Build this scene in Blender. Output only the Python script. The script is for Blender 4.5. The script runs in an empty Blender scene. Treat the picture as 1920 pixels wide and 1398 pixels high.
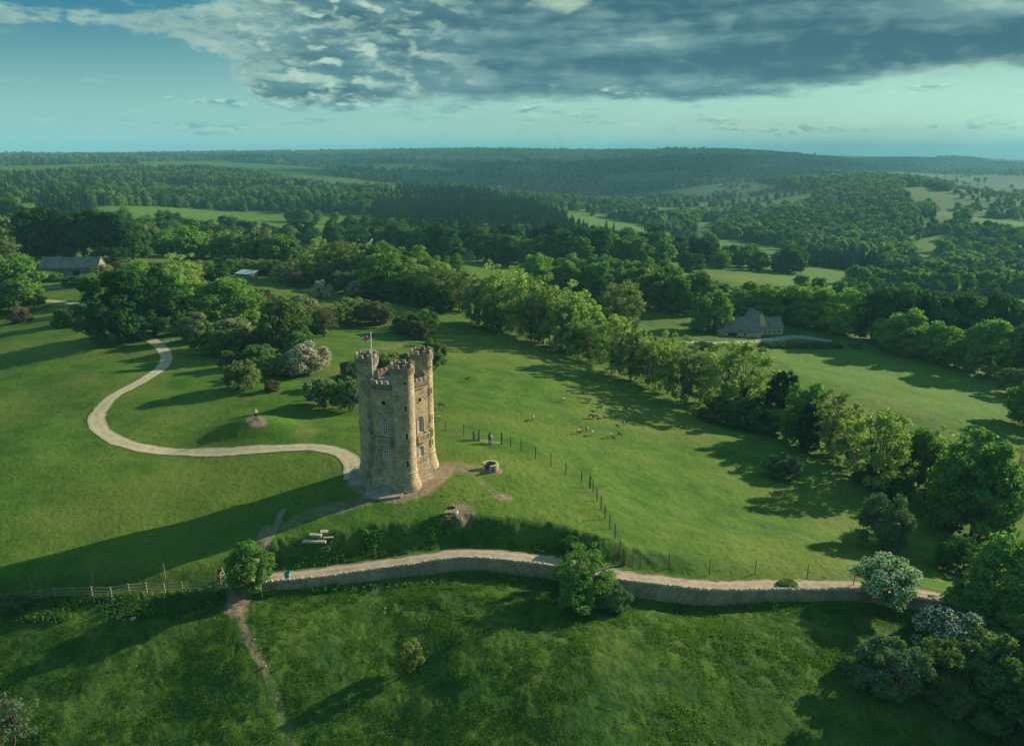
import bpy, bmesh, math, random
import numpy as np
from mathutils import Vector, Matrix
from mathutils.geometry import tessellate_polygon
R = math.radians
scene = bpy.context.scene
C = scene.collection
rnd = random.Random(7)
PI = math.pi

# ------------------------------------------------------------------ camera model (photo is 1920 x 1398)
F = 1478.0; CX = 960.0; CY = 699.0; PITCH = R(15.75); HC = 43.5
cp, sp = math.cos(PITCH), math.sin(PITCH)

def ray(px, py):
    px = np.asarray(px, float); py = np.asarray(py, float)
    a = (px - CX) / F; b = (CY - py) / F
    return a, cp + b * sp, -sp + b * cp            # direction x, y, z

def plane(px, py, h):
    """world point where the sight line of a photo pixel meets height h"""
    dx, dy, dz = ray(px, py)
    t = (h - HC) / dz
    return dx * t, dy * t

def at_dist(px, py, D):
    dx, dy, dz = ray(px, py)
    t = D / np.hypot(dx, dy)
    return dx * t, dy * t, HC + dz * t

def project(x, y, z):
    zc = y * cp - (z - HC) * sp
    zc = np.where(zc < 1.0, 1.0, zc)
    return CX + F * x / zc, CY - F * (y * sp + (z - HC) * cp) / zc

# ------------------------------------------------------------------ numpy noise
def _hash(ix, iy, seed):
    ix = ix.astype(np.int64); iy = iy.astype(np.int64)
    n = (ix * 374761393 + iy * 668265263 + seed * 974634777) & 0xFFFFFFFF
    n = ((n ^ (n >> 13)) * 1274126177) & 0xFFFFFFFF
    n = n ^ (n >> 16)
    return (n & 0xFFFF) / 65535.0

def vnoise(x, y, seed=0):
    ix = np.floor(x); iy = np.floor(y)
    fx = x - ix; fy = y - iy
    fx = fx * fx * (3 - 2 * fx); fy = fy * fy * (3 - 2 * fy)
    a = _hash(ix, iy, seed); b = _hash(ix + 1, iy, seed)
    c = _hash(ix, iy + 1, seed); d = _hash(ix + 1, iy + 1, seed)
    return (a + (b - a) * fx) * (1 - fy) + (c + (d - c) * fx) * fy - 0.5

def fbm(x, y, seed=0, octv=3):
    s = 0; a = 1.0; f = 1.0
    for k in range(octv):
        s = s + a * vnoise(x * f + 17.3 * k, y * f - 9.1 * k, seed + k); a *= .5; f *= 2.03
    return s

def sstep(a, b, x):
    t = np.clip((x - a) / (b - a), 0, 1)
    return t * t * (3 - 2 * t)

# ------------------------------------------------------------------ terrain
class TPS:
    def __init__(self, pts, lam=1e-4):
        P = np.array(pts, float)
        self.c = np.stack([np.arctan2(P[:, 0], P[:, 1]), np.log(np.hypot(P[:, 0], P[:, 1]))], 1)
        n = len(P)
        K = self.k(self.c, self.c) + lam * np.eye(n)
        A = np.zeros((n + 3, n + 3)); A[:n, :n] = K
        A[:n, n] = 1; A[:n, n + 1:] = self.c; A[n:, :n] = A[:n, n:].T
        self.w = np.linalg.solve(A, np.concatenate([P[:, 2], [0, 0, 0]]))
    def k(self, a, b):
        d2 = ((a[:, None, :] - b[None, :, :]) ** 2).sum(2)
        return 0.5 * d2 * np.log(d2 + 1e-12)
    def __call__(self, x, y):
        q = np.stack([np.arctan2(x, y), np.log(np.hypot(x, y))], 1)
        out = np.empty(len(q)); n = len(self.c)
        for i in range(0, len(q), 40000):
            s = q[i:i + 40000]
            out[i:i + 40000] = self.k(s, self.c) @ self.w[:n] + self.w[n] + s @ self.w[n + 1:]
        return out

# near ground, photo pixel and height above the tower's foot
UP = [(740,925,0),(700,900,0),(800,880,0),(690,840,-.1),(860,965,-.6),(920,885,-.5),(960,930,-.9),(620,900,-.3),(600,985,-1.0),
 (500,985,-1.6),(560,1010,-1.6),(800,985,-.9),(950,990,-1.2),(1050,1010,-1.9),(1130,1035,-2.8),(300,950,-1.6),(0,1065,-2.8),(230,1090,-3.0),
 (430,1095,-3.2),(100,950,-2.4),(0,850,-2.8),(200,800,-2.2),(300,840,-1.7),(480,830,-1.2),(420,720,-1.8),(560,760,-1.2),(300,690,-2),
 (250,630,-2.2),(100,690,-3),(0,640,-3.5),(140,560,-1.5),(30,600,-3),(130,520,0),(200,490,.5),(0,500,0),(600,640,-3.5),(700,570,-5.5),
 (520,530,-3.2),(600,545,-4.2),(800,600,-6),(500,560,-3),(400,600,-2.5),(880,600,-7.5),(1000,660,-8),(900,700,-4.8),(850,780,-1.6),(920,830,-1.2),
 (1000,770,-4.5),(1100,810,-6.5),(1200,790,-9),(1080,680,-10),(1320,770,-13),(1105,905,-2.6),(1170,1050,-3.8),(1250,940,-5.5),
 (1400,950,-8.8),(1500,855,-12.5),(1650,985,-12),(1550,1050,-7.8),(1850,1080,-13),(1900,1000,-17),(1900,800,-18),(1600,700,-17.5),
 (1450,660,-17.5),(1410,635,-18),(1650,640,-21),(1850,700,-22),(1250,600,-15.5),(1180,560,-14),(-300,900,-5),(-400,620,-6),(2300,900,-24),(2300,700,-30),
 (-300,1140,-4.4),(2300,1200,-18)]
FAR = [(0,440,520),(0,400,800),(200,380,900),(400,425,700),(400,400,900),(400,372,1150),(100,340,1300),(400,335,1500),(200,315,1900),
 (500,310,2300),(300,303,2800),(0,305,2600),(0,293.5,5600),(400,290,5500),(700,440,650),(700,410,850),(680,380,1000),(640,345,1600),(900,450,650),
 (850,400,900),(900,362,1200),(1000,400,950),(1050,375,1300),(800,340,1900),(1000,335,2300),(1200,345,2200),(1000,305,3500),(1200,300,4200),
 (1000,285,6500),(1250,284,4800),(1400,287,5000),(1480,294,5000),(600,286,6000),(750,470,500),(900,500,420),(600,470,520),(450,480,430),(300,470,480),
 (1000,480,480),(1200,490,480),(1100,460,600),(1200,420,1000),(1130,412,1050),(1250,440,850),(1350,470,700),(1300,500,500),(1450,500,560),
 (1600,520,560),(1500,540,430),(1700,560,500),(1900,590,460),(1350,540,370),(1150,530,380),(1650,610,330),(1350,430,1000),(1450,450,900),
 (1600,470,850),(1750,490,800),(1900,510,800),(1500,400,1200),(1600,360,1500),(1640,338,1750),(1500,345,1900),(1350,380,1700),(1300,340,2300),
 (1400,320,3000),(1600,322,3500),(1750,400,1150),(1800,440,1000),(1750,345,1900),(1900,370,1900),(1900,420,1250),(1880,345,3000),(1560,305,4800),
 (1640,304,5400),(1700,310,5600),(1780,299,5800),(1850,306,5800),(1915,311,5800),(1350,300,4000),
 (-500,300,4000),(-500,340,1500),(-500,420,700),(2400,330,4000),(2400,420,1200),(2400,520,700)]
pts = []
for px, py, h in UP:
    x, y = plane(px, py, h); pts.append((x, y, h))
for px, py, D in FAR:
    pts.append(at_dist(px, py, D))
for a in (-70, -50, -30, -15, 0, 12, 22, 32, 50, 70):
    for D, h in ((13000, -150), (22000, -120), (45000, -60)):
        pts.append((D * math.sin(R(a)), D * math.cos(R(a)), h))
for a in (-120, 120, 180, 150, -150):
    for D, h in ((60, -14), (300, -40), (2000, -40), (30000, -80)):
        pts.append((D * math.sin(R(a)), D * math.cos(R(a)), h))
UPPER = TPS(pts)

# wall line: photo pixel of the wall's top edge, its height, and the wall's height on the meadow side
WALL = [(459,1095,-2.9,.95),(511,1091,-2.85,1.0),(602,1082,-2.75,1.05),(680,1071,-2.6,1.25),(785,1056,-2.45,1.4),(873,1045.5,-2.4,1.5),
 (946,1050,-2.55,1.55),(1043,1062,-3.0,1.65),(1142,1084,-3.5,1.8),(1277,1101,-4.4,1.9),(1356,1107,-4.9,1.7),(1475,1106,-5.6,1.35),
 (1594,1106,-6.4,1.3),(1673,1117,-7.0,1.3),(1760,1126,-7.7,1.25)]
EXT_L = [(-1200,1170,-7.0),(-300,1138,-4.4),(0,1122,-3.9),(200,1115,-3.75),(330,1110,-3.7),(430,1105,-3.6)]
EXT_R = [(1850,1152,-9.3),(2000,1180,-11.5),(2500,1260,-17.5)]
line = []                                              # x, y, track height, drop to the meadow
for px, py, h in EXT_L:
    x, y = plane(px, py, h); line.append((x, y, h, 0.0))
for px, py, h, hw in WALL:
    x, y = plane(px, py, h); line.append((x, y, h - .75, hw - .75))
for px, py, h in EXT_R:
    x, y = plane(px, py, h); line.append((x, y, h, 0.15))
LINE = np.array(line, float)
NW0, NW1 = len(EXT_L), len(EXT_L) + len(WALL)           # the stretch that carries the wall
def smooth_line(P, sub=8):                              # Catmull-Rom
    P = np.asarray(P, float); n = len(P); out = []
    for i in range(n - 1):
        p0, p1, p2, p3 = P[max(i - 1, 0)], P[i], P[i + 1], P[min(i + 2, n - 1)]
        for k in range(sub):
            t = k / sub
            out.append(.5 * (2 * p1 + (p2 - p0) * t + (2 * p0 - 5 * p1 + 4 * p2 - p3) * t * t + (3 * p1 - p0 - 3 * p2 + p3) * t ** 3))
    out.append(P[-1]); return np.array(out)
LS = smooth_line(LINE, 6)

def line_dist(x, y):
    """signed distance to the wall line (+ on the tower side), track height and drop there, index along it"""
    best = np.full(len(x), 1e18); sd = np.zeros(len(x)); hh = np.zeros(len(x)); dr = np.zeros(len(x)); ii = np.zeros(len(x))
    for i in range(len(LS) - 1):
        a = LS[i]; b = LS[i + 1]
        ex, ey = b[0] - a[0], b[1] - a[1]; L2 = ex * ex + ey * ey
        t = np.clip(((x - a[0]) * ex + (y - a[1]) * ey) / L2, 0, 1)
        qx = x - a[0] - t * ex; qy = y - a[1] - t * ey
        d2 = qx * qx + qy * qy
        m = d2 < best
        cr = ex * qy - ey * qx
        best = np.where(m, d2, best); sd = np.where(m, np.sign(cr) * np.sqrt(d2), sd)
        hh = np.where(m, a[2] + (b[2] - a[2]) * t, hh); dr = np.where(m, a[3] + (b[3] - a[3]) * t, dr); ii = np.where(m, i + t, ii)
    return sd, hh, dr, ii

LOW = [(450,1130,-4.0),(300,1160,-4.6),(100,1180,-4.9),(0,1150,-4.4),(90,1230,-5.6),(470,1250,-5.2),(775,1250,-5.6),(620,1180,-4.9),
 (550,1350,-7),(350,1300,-6.3),(100,1350,-6.8),(0,1398,-7.4),(960,1150,-4.5),(960,1250,-5.2),(960,1398,-7.3),(1150,1300,-6.2),(1300,1200,-6.6),
 (1300,1398,-8.4),(1500,1180,-7.6),(1500,1300,-8.8),(1660,1290,-10.6),(1700,1180,-9.4),(1900,1200,-12.5),(1900,1398,-14),(1600,1398,-11),
 (960,1700,-9.5),(0,1700,-9.5),(1900,1700,-16),(-400,1250,-7),(2400,1330,-19)]
pts = []
for px, py, h in LOW:
    x, y = plane(px, py, h); pts.append((x, y, h))
for i in range(len(LINE)):
    x, y, h, d = LINE[i]; pts.append((x * .988, y * .988, h - d))
for a in (-120, 120, 180):
    pts.append((40 * math.sin(R(a)), 40 * math.cos(R(a)), -14))
LOWER = TPS(pts)
MX, MY = (float(v) for v in plane(480, 795, 0.2))       # little mound with the viewer on it

def height(x, y):
    x = np.atleast_1d(np.asarray(x, float)); y = np.atleast_1d(np.asarray(y, float))
    h = UPPER(x, y)
    r = np.hypot(x, y)
    h = h + np.clip((r - 1500) / 3000, 0, 1) * 12 * fbm(x / 900, y / 900, 5, 3) * np.clip(9000 / np.maximum(r, 1), 0, 1)
    h = h + 150 * sstep(15000, 24000, r) * np.clip(fbm(x / 6000, y / 5000, 9, 2), 0, 1)
    h = h + np.minimum(9, .005 * r) * sstep(800, 1500, r) * fbm(x / 400, y / 310, 91, 3) * (1 - sstep(9000, 14000, r))
    und = .75 * fbm(x / 15, y / 13, 61, 2) + 1.5 * fbm(x / 42, y / 36, 71, 2)
    h = h + und * sstep(9, 24, np.hypot(x + 15.4, y - 102)) * (1 - sstep(350, 900, r)) * .9
    near = (r < 260)
    if near.any():
        xn, yn = x[near], y[near]
        hn = h[near]
        d, ht, dr, ii = line_dist(xn, yn)
        hl = LOWER(xn, yn) + (und[near] * .8 + .42 * fbm(xn / 5.5, yn / 4.6, 83, 2)) * sstep(1.5, 7, -d)
        on_wall = sstep(NW0 * 6 - 3, NW0 * 6 + 2, ii)
        bw = 1.5 + 2.3 * on_wall + 3 * (1 - on_wall)
        tw = 3.9 * on_wall
        w = sstep(0, 1, (d - tw) / bw)
        up = ht * (1 - w) + hn * w
        t = sstep(.04, .14, d)
        hn = hl * (1 - t) + up * t
        m2 = ((xn - MX) / 7.6) ** 2 + ((yn - MY) / 6.0) ** 2
        hn = hn + 2.7 * np.exp(-m2 * 1.3)
        h[near] = hn
    return h

def at(px, py):
    """ground point seen at a photo pixel"""
    dx, dy, dz = (float(v) for v in ray(px, py))
    s = math.hypot(dx, dy)
    D = np.geomspace(30, 20000, 900)
    g = HC + dz / s * D - height(dx / s * D, dy / s * D)
    k = int(np.argmax(g < 0)) if (g < 0).any() else len(D) - 1
    lo, hi = (D[k - 1], D[k]) if k else (D[0], D[0])
    for _ in range(2):
        q = np.linspace(lo, hi, 12)
        g = HC + dz / s * q - height(dx / s * q, dy / s * q)
        j = max(1, int(np.argmax(g < 0))) if (g < 0).any() else 11
        lo, hi = q[j - 1], q[j]
    Dm = (lo + hi) / 2
    x, y = dx / s * Dm, dy / s * Dm
    return Vector((x, y, float(height(x, y)[0])))

def ground(x, y):
    return float(height(x, y)[0])

# ------------------------------------------------------------------ scene helpers
def tag(o, label=None, cat=None, group=None, kind=None):
    if label: o['label'] = label
    if cat: o['category'] = cat
    if group: o['group'] = group
    if kind: o['kind'] = kind
    return o

def empty(name, loc, rz=0.0, label=None, cat=None, group=None):
    o = bpy.data.objects.new(name, None); C.objects.link(o)
    o.location = loc; o.rotation_euler = (0, 0, rz); o.empty_display_size = .3
    return tag(o, label, cat, group)

def link(name, me, mats, parent=None, smooth=False):
    o = bpy.data.objects.new(name, me); C.objects.link(o)
    if not isinstance(mats, (list, tuple)): mats = [mats]
    if not me.materials:
        for m in mats: me.materials.append(m)
    if parent is not None: o.parent = parent
    if smooth:
        me.polygons.foreach_set('use_smooth', np.ones(len(me.polygons), bool))
    return o

def np_mesh(name, V, Q, attrs=None, uv=None, mat_idx=None):
    """mesh from numpy verts and quads/tris (one face size)"""
    me = bpy.data.meshes.new(name)
    V = np.ascontiguousarray(V, np.float32); Q = np.ascontiguousarray(Q, np.int32)
    n, k = Q.shape
    me.vertices.add(len(V)); me.vertices.foreach_set('co', V.ravel())
    me.loops.add(n * k); me.loops.foreach_set('vertex_index', Q.ravel())
    me.polygons.add(n)
    me.polygons.foreach_set('loop_start', np.arange(0, n * k, k, dtype=np.int32))
    try: me.polygons.foreach_set('loop_total', np.full(n, k, np.int32))
    except Exception: pass
    if mat_idx is not None: me.polygons.foreach_set('material_index', np.ascontiguousarray(mat_idx, np.int32))
    me.update(calc_edges=True)
    for nm, dom, val in (attrs or []):
        a = me.attributes.new(nm, 'FLOAT', dom); a.data.foreach_set('value', np.ascontiguousarray(val, np.float32))
    if uv is not None:
        l = me.uv_layers.new(name='UVMap'); l.data.foreach_set('uv', np.ascontiguousarray(uv, np.float32).ravel())
    return me

class MB:
    """collects shapes into one mesh"""
    def __init__(self): self.v = []; self.f = []; self.uv = []
    def add(self, vs, fs, uvs=None):
        b = len(self.v); self.v += [tuple(p) for p in vs]
        self.f += [tuple(i + b for i in f) for f in fs]
        self.uv += uvs if uvs else [None] * len(fs)
        return self
    def box(self, c, s, rz=0.0, taper=1.0, M=None):
        cx, cy, cz = c; sx, sy, sz = s[0] / 2, s[1] / 2, s[2] / 2
        ca, sa = math.cos(rz), math.sin(rz); vs = []
        for z, k in ((-sz, 1.0), (sz, taper)):
            for x, y in ((-sx, -sy), (sx, -sy), (sx, sy), (-sx, sy)):
                x *= k; y *= k
                p = (cx + x * ca - y * sa, cy + x * sa + y * ca, cz + z)
                vs.append(M @ Vector(p) if M else p)
        return self.add(vs, [(3, 2, 1, 0), (4, 5, 6, 7), (0, 1, 5, 4), (1, 2, 6, 5), (2, 3, 7, 6), (3, 0, 4, 7)])
    def tube(self, pts, rad, n=6, cap=True):
        pts = [Vector(p) for p in pts]
        if not isinstance(rad, (list, tuple)): rad = [rad] * len(pts)
        vs = []; fs = []
        for i, p in enumerate(pts):
            d = (pts[min(i + 1, len(pts) - 1)] - pts[max(i - 1, 0)])
            d = d.normalized() if d.length > 1e-9 else Vector((0, 0, 1))
            u = d.cross(Vector((0, 0, 1)) if abs(d.z) < .95 else Vector((1, 0, 0))).normalized(); w = d.cross(u)
            for k in range(n):
                a = 2 * PI * k / n
                vs.append(p + (u * math.cos(a) + w * math.sin(a)) * rad[i])
        for i in range(len(pts) - 1):
            for k in range(n):
                a, b = i * n + k, i * n + (k + 1) % n
                fs.append((a, a + n, b + n, b))
        if cap:
            fs.append(tuple(range(n))); fs.append(tuple(reversed(range((len(pts) - 1) * n, len(pts) * n))))
        return self.add(vs, fs)
    def lathe(self, prof, n=24, c=(0, 0, 0), a0=0.0, a1=2 * PI, uvs=True, capb=False, capt=False):
        full = abs(a1 - a0 - 2 * PI) < 1e-6
        m = n if full else n + 1
        vs = []; fs = []; uv = []
        for r, z in prof:
            for k in range(m):
                a = a0 + (a1 - a0) * k / n
                vs.append((c[0] + r * math.cos(a), c[1] + r * math.sin(a), c[2] + z))
        r0 = max(p[0] for p in prof)
        for i in range(len(prof) - 1):
            for k in range(n):
                a, b = i * m + k, i * m + (k + 1) % m
                fs.append((a, b, b + m, a + m))
                u0 = r0 * (a1 - a0) * k / n; u1 = r0 * (a1 - a0) * (k + 1) / n
                za, zb = prof[i][1], prof[i + 1][1]
                if abs(za - zb) < 1e-4: zb = za + abs(prof[i][0] - prof[i + 1][0])
                uv.append([(u0, za), (u1, za), (u1, zb), (u0, zb)])
        if capt: fs.append(tuple(range((len(prof) - 1) * m, len(prof) * m))); uv.append(None)
        if capb: fs.append(tuple(reversed(range(m)))); uv.append(None)
        return self.add(vs, fs, uv)
    def mesh(self, name):
        me = bpy.data.meshes.new(name)
        me.from_pydata([tuple(v) for v in self.v], [], self.f); me.update()
        if any(u is not None for u in self.uv):
            l = me.uv_layers.new(name='UVMap')
            for p, u in zip(me.polygons, self.uv):
                for k, li in enumerate(p.loop_indices):
                    co = me.vertices[me.loops[li].vertex_index].co
                    l.data[li].uv = u[k] if u is not None else (co.x + co.y * .7, co.z + co.y * .2)
        return me
    def build(self, name, mat, parent=None, smooth=False):
        return link(name, self.mesh(name), mat, parent, smooth)

# ------------------------------------------------------------------ materials
class NT:
    def __init__(self, tree): self.t = tree; self.n = tree.nodes; self.l = tree.links
    def node(self, typ, ins=None, **kw):
        n = self.n.new(typ)
        for k, v in kw.items(): setattr(n, k, v)
        for k, v in (ins or {}).items(): self.put(n.inputs[k], v)
        return n
    def put(self, sock, v):
        if isinstance(v, bpy.types.NodeSocket): self.l.new(v, sock)
        elif isinstance(v, bpy.types.Node): self.l.new(v.outputs[0], sock)
        else:
            if isinstance(v, tuple) and len(v) == 3 and sock.type == 'RGBA': v = v + (1,)
            sock.default_value = v
    def math(self, op, a, b=0.0, c=None, clamp=False):
        ins = {0: a, 1: b}
        if c is not None: ins[2] = c
        return self.node('ShaderNodeMath', ins, operation=op, use_clamp=clamp).outputs[0]
    def mix(self, f, a, b, blend='MIX'):
        n = self.node('ShaderNodeMix', data_type='RGBA', blend_type=blend)
        self.put(n.inputs[0], f); self.put(n.inputs[6], a); self.put(n.inputs[7], b)
        return n.outputs[2]
    def noise(self, vec, scale, detail=3, rough=.55, dist=0.0):
        n = self.node('ShaderNodeTexNoise', {'Scale': scale, 'Detail': detail, 'Roughness': rough, 'Distortion': dist})
        if vec is not None: self.put(n.inputs['Vector'], vec)
        return n.outputs[0]
    def ss(self, x, a, b, lo=0.0, hi=1.0):
        return self.node('ShaderNodeMapRange', {0: x, 1: a, 2: b, 3: lo, 4: hi}, interpolation_type='SMOOTHSTEP').outputs[0]
    def attr(self, name): return self.node('ShaderNodeAttribute', attribute_name=name).outputs['Fac']
    def pos(self): return self.node('ShaderNodeNewGeometry').outputs['Position']
    def obj(self): return self.node('ShaderNodeTexCoord').outputs['Object']

def material(name):
    m = bpy.data.materials.new(name); m.use_nodes = True
    nt = NT(m.node_tree); nt.n.clear()
    out = nt.node('ShaderNodeOutputMaterial')
    return m, nt, out

def simple(name, col, rough=.8, var=.25, scale=3.0, metal=0.0, spec=.3):
    m, nt, out = material(name)
    n = nt.noise(nt.obj(), scale, 4)
    d = tuple(c * (1 - var) for c in col); b = tuple(c * (1 + var) for c in col)
    p = nt.node('ShaderNodeBsdfPrincipled', {'Base Color': nt.mix(n, d, b), 'Roughness': rough, 'Metallic': metal, 'Specular IOR Level': spec})
    nt.put(out.inputs[0], p); return m

def mat_ground():
    m, nt, out = material('grass_ground')
    P = nt.pos()
    dirt, rough, wood, lush = nt.attr('dirt'), nt.attr('rough'), nt.attr('wood'), nt.attr('lush')
    big = nt.noise(P, .035, 3); mid = nt.noise(P, .23, 4, .6); fine = nt.noise(P, 2.2, 4, .65); vf = nt.noise(P, 9.0, 2)
    lawn = nt.mix(nt.ss(mid, .35, .66), (.047, .108, .011), (.082, .150, .016))
    lawn = nt.mix(nt.ss(big, .42, .62), lawn, (.108, .150, .022))
    lawn = nt.mix(nt.math('MULTIPLY', nt.ss(fine, .50, .68), .7), lawn, (.022, .060, .008))
    meadow = nt.mix(nt.ss(mid, .38, .62), (.030, .078, .010), (.066, .118, .014))
    meadow = nt.mix(nt.math('MULTIPLY', nt.ss(fine, .45, .66), .75), meadow, (.022, .055, .013))
    meadow = nt.mix(nt.math('MULTIPLY', nt.ss(vf, .60, .72), nt.ss(big, .45, .6)), meadow, (.20, .19, .02))
    # dark tussocks in the grazed pasture, yellowed dry patches, faint trodden lines
    vt = nt.node('ShaderNodeTexVoronoi', {'Vector': P, 'Scale': .55, 'Randomness': 1.0}, feature='F1').outputs['Distance']
    tus = nt.math('MULTIPLY', nt.ss(nt.math('ADD', vt, nt.math('MULTIPLY', fine, .18)), .30, .20), nt.ss(nt.noise(P, .07, 3), .46, .60))
    lawn = nt.mix(nt.math('MULTIPLY', tus, .75), lawn, (.018, .046, .010))
    dry = nt.math('MULTIPLY', nt.ss(nt.noise(P, .11, 5, .62), .56, .70), .55)
    lawn = nt.mix(dry, lawn, (.125, .128, .034))
    vm = nt.node('ShaderNodeTexVoronoi', {'Vector': P, 'Scale': 1.1, 'Randomness': 1.0}, feature='F1').outputs['Distance']
    meadow = nt.mix(nt.math('MULTIPLY', nt.ss(nt.math('ADD', vm, nt.math('MULTIPLY', fine, .3)), .50, .28), .65), meadow, (.018, .050, .009))
    meadow = nt.mix(nt.ss(nt.noise(P, .16, 4, .6), .54, .70, 0, .7), meadow, (.086, .122, .020))
    g = nt.mix(rough, lawn, meadow)
    g = nt.mix(lush, g, nt.mix(nt.ss(fine, .45, .65), (.094, .176, .020), (.056, .118, .014)))
    # far country: pastures and crops, their colour darkened to imitate cloud shade
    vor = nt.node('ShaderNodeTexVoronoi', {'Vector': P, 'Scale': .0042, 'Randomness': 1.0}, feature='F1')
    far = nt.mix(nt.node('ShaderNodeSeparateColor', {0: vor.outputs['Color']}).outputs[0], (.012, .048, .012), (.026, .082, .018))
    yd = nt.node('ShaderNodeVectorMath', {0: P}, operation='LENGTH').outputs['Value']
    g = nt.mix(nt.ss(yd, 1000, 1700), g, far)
    g = nt.mix(nt.math('MULTIPLY', lush, nt.ss(yd, 900, 1500)), g, (.055, .112, .020))
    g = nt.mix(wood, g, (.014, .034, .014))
    dn = nt.math('ADD', dirt, nt.math('MULTIPLY', nt.math('SUBTRACT', nt.noise(P, .9, 5, .65), .5), 1.1))
    dcol = nt.mix(nt.ss(nt.noise(P, 1.4, 5), .35, .65), (.205, .135, .088), (.300, .215, .150))
    g = nt.mix(nt.math('MULTIPLY', nt.ss(dn, .26, .86, 0, .9), nt.ss(dirt, .0, .12)), g, dcol)
    bump = nt.node('ShaderNodeBump', {'Strength': .8, 'Distance': .14,
                   'Height': nt.math('ADD', fine, nt.math('MULTIPLY', vf, .5))})
    p = nt.node('ShaderNodeBsdfPrincipled', {'Base Color': g, 'Roughness': .95, 'Specular IOR Level': .08, 'Normal': bump.outputs[0]})
    nt.put(out.inputs[0], p); return m

def mat_gravel(name, a, b, weeds=0.0):
    m, nt, out = material(name)
    P = nt.pos()
    c = nt.mix(nt.ss(nt.noise(P, 1.1, 5, .65), .3, .7), a, b)
    c = nt.mix(nt.math('MULTIPLY', nt.ss(nt.noise(P, 14, 2), .55, .75), .5), c, tuple(x * .55 for x in a))
    if weeds:
        e = nt.attr('edge')
        c = nt.mix(nt.ss(nt.math('ABSOLUTE', nt.math('SUBTRACT', e, .5)), .22, .05, 0, .30), c, tuple(x * 1.25 for x in b))      # wheel and foot worn lines
        w = nt.math('ADD', e, nt.math('MULTIPLY', nt.math('SUBTRACT', nt.noise(P, .55, 5, .7), .5), 1.5 if weeds > .87 else .75))
        c = nt.mix(nt.ss(w, .66 if weeds > .87 else .84, .92 if weeds > .87 else 1.0, 0, weeds), c, (.050, .085, .025))
    bump = nt.node('ShaderNodeBump', {'Strength': .5, 'Distance': .05, 'Height': nt.noise(P, 7, 4)})
    p = nt.node('ShaderNodeBsdfPrincipled', {'Base Color': c, 'Roughness': .95, 'Specular IOR Level': .1, 'Normal': bump.outputs[0]})
    nt.put(out.inputs[0], p); return m

def mat_stone(name, a, b, mortar, bw=.62, rh=.30, msize=.022, dark=(.07, .055, .042)):
    """coursed stone on UVs in metres"""
    m, nt, out = material(name)
    uv = nt.node('ShaderNodeUVMap').outputs[0]
    br = nt.node('ShaderNodeTexBrick', {'Vector': uv, 'Color1': a, 'Color2': b, 'Mortar': mortar, 'Scale': 1.0, 'Mortar Size': msize,
                 'Mortar Smooth': .35, 'Bias': -.1, 'Brick Width': bw, 'Row Height': rh}, offset=.5, squash=1.0)
    O = nt.obj()
    n1 = nt.noise(O, .55, 5, .65); n2 = nt.noise(O, 3.2, 4, .7)
    c = nt.mix(nt.ss(n1, .38, .68, 0, .50), br.outputs['Color'], dark, 'MIX')
    c = nt.mix(nt.ss(n2, .58, .75, 0, .5), c, tuple(min(1, x * 1.5) for x in b))
    c = nt.mix(nt.ss(nt.noise(O, 1.6, 3), .62, .7, 0, .35), c, (.30, .27, .19))
    h = nt.math('SUBTRACT', nt.math('MULTIPLY', n2, .5), br.outputs['Fac'])
    bump = nt.node('ShaderNodeBump', {'Strength': .7, 'Distance': .05, 'Height': h})
    p = nt.node('ShaderNodeBsdfPrincipled', {'Base Color': c, 'Roughness': .9, 'Specular IOR Level': .2, 'Normal': bump.outputs[0]})
    nt.put(out.inputs[0], p); return m

def mat_leaf(name, col, tint=(.09, .16, .02), var=.35, trans=.42, red=0.0):
    m, nt, out = material(name)
    r = nt.node('ShaderNodeObjectInfo').outputs['Random']
    tone = nt.attr('tone')
    a = tuple(c * (1 - var) for c in col); b = tuple(c * (1 + var) for c in col)
    c = nt.mix(tone, a, b)
    c = nt.mix(nt.math('MULTIPLY', r, .45), c, tint)  # random share of a second tint for each object
    loc = nt.node('ShaderNodeObjectInfo').outputs['Location']
    ln = nt.noise(loc, .011, 3)                              # stands of older, darker and younger, yellower trees
    c = nt.mix(nt.ss(ln, .50, .36, 0, .5), c, tuple(x * .5 for x in col))
    c = nt.mix(nt.ss(ln, .54, .68, 0, .5), c, (col[0] * 1.9, col[1] * 1.55, col[2] * 1.2))
    n = nt.noise(nt.obj(), 2.3, 3)
    c = nt.mix(nt.ss(n, .4, .7, 0, .35), c, tuple(x * 1.35 for x in col))
    d = nt.node('ShaderNodeBsdfDiffuse', {'Color': c, 'Roughness': .6})
    t = nt.node('ShaderNodeBsdfTranslucent', {'Color': nt.mix(1.0, c, (1.9 * trans, 2.05 * trans, 1.15 * trans), 'MULTIPLY')})
    s = nt.node('ShaderNodeAddShader', {0: d.outputs[0], 1: t.outputs[0]})
    nt.put(out.inputs[0], s.outputs[0]); return m

def mat_bark(name, col):
    m, nt, out = material(name)
    O = nt.obj()
    c = nt.mix(nt.ss(nt.noise(O, 9, 4), .35, .65), tuple(x * .6 for x in col), tuple(x * 1.3 for x in col))
    p = nt.node('ShaderNodeBsdfPrincipled', {'Base Color': c, 'Roughness': .95, 'Specular IOR Level': .1})
    nt.put(out.inputs[0], p); return m

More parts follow.
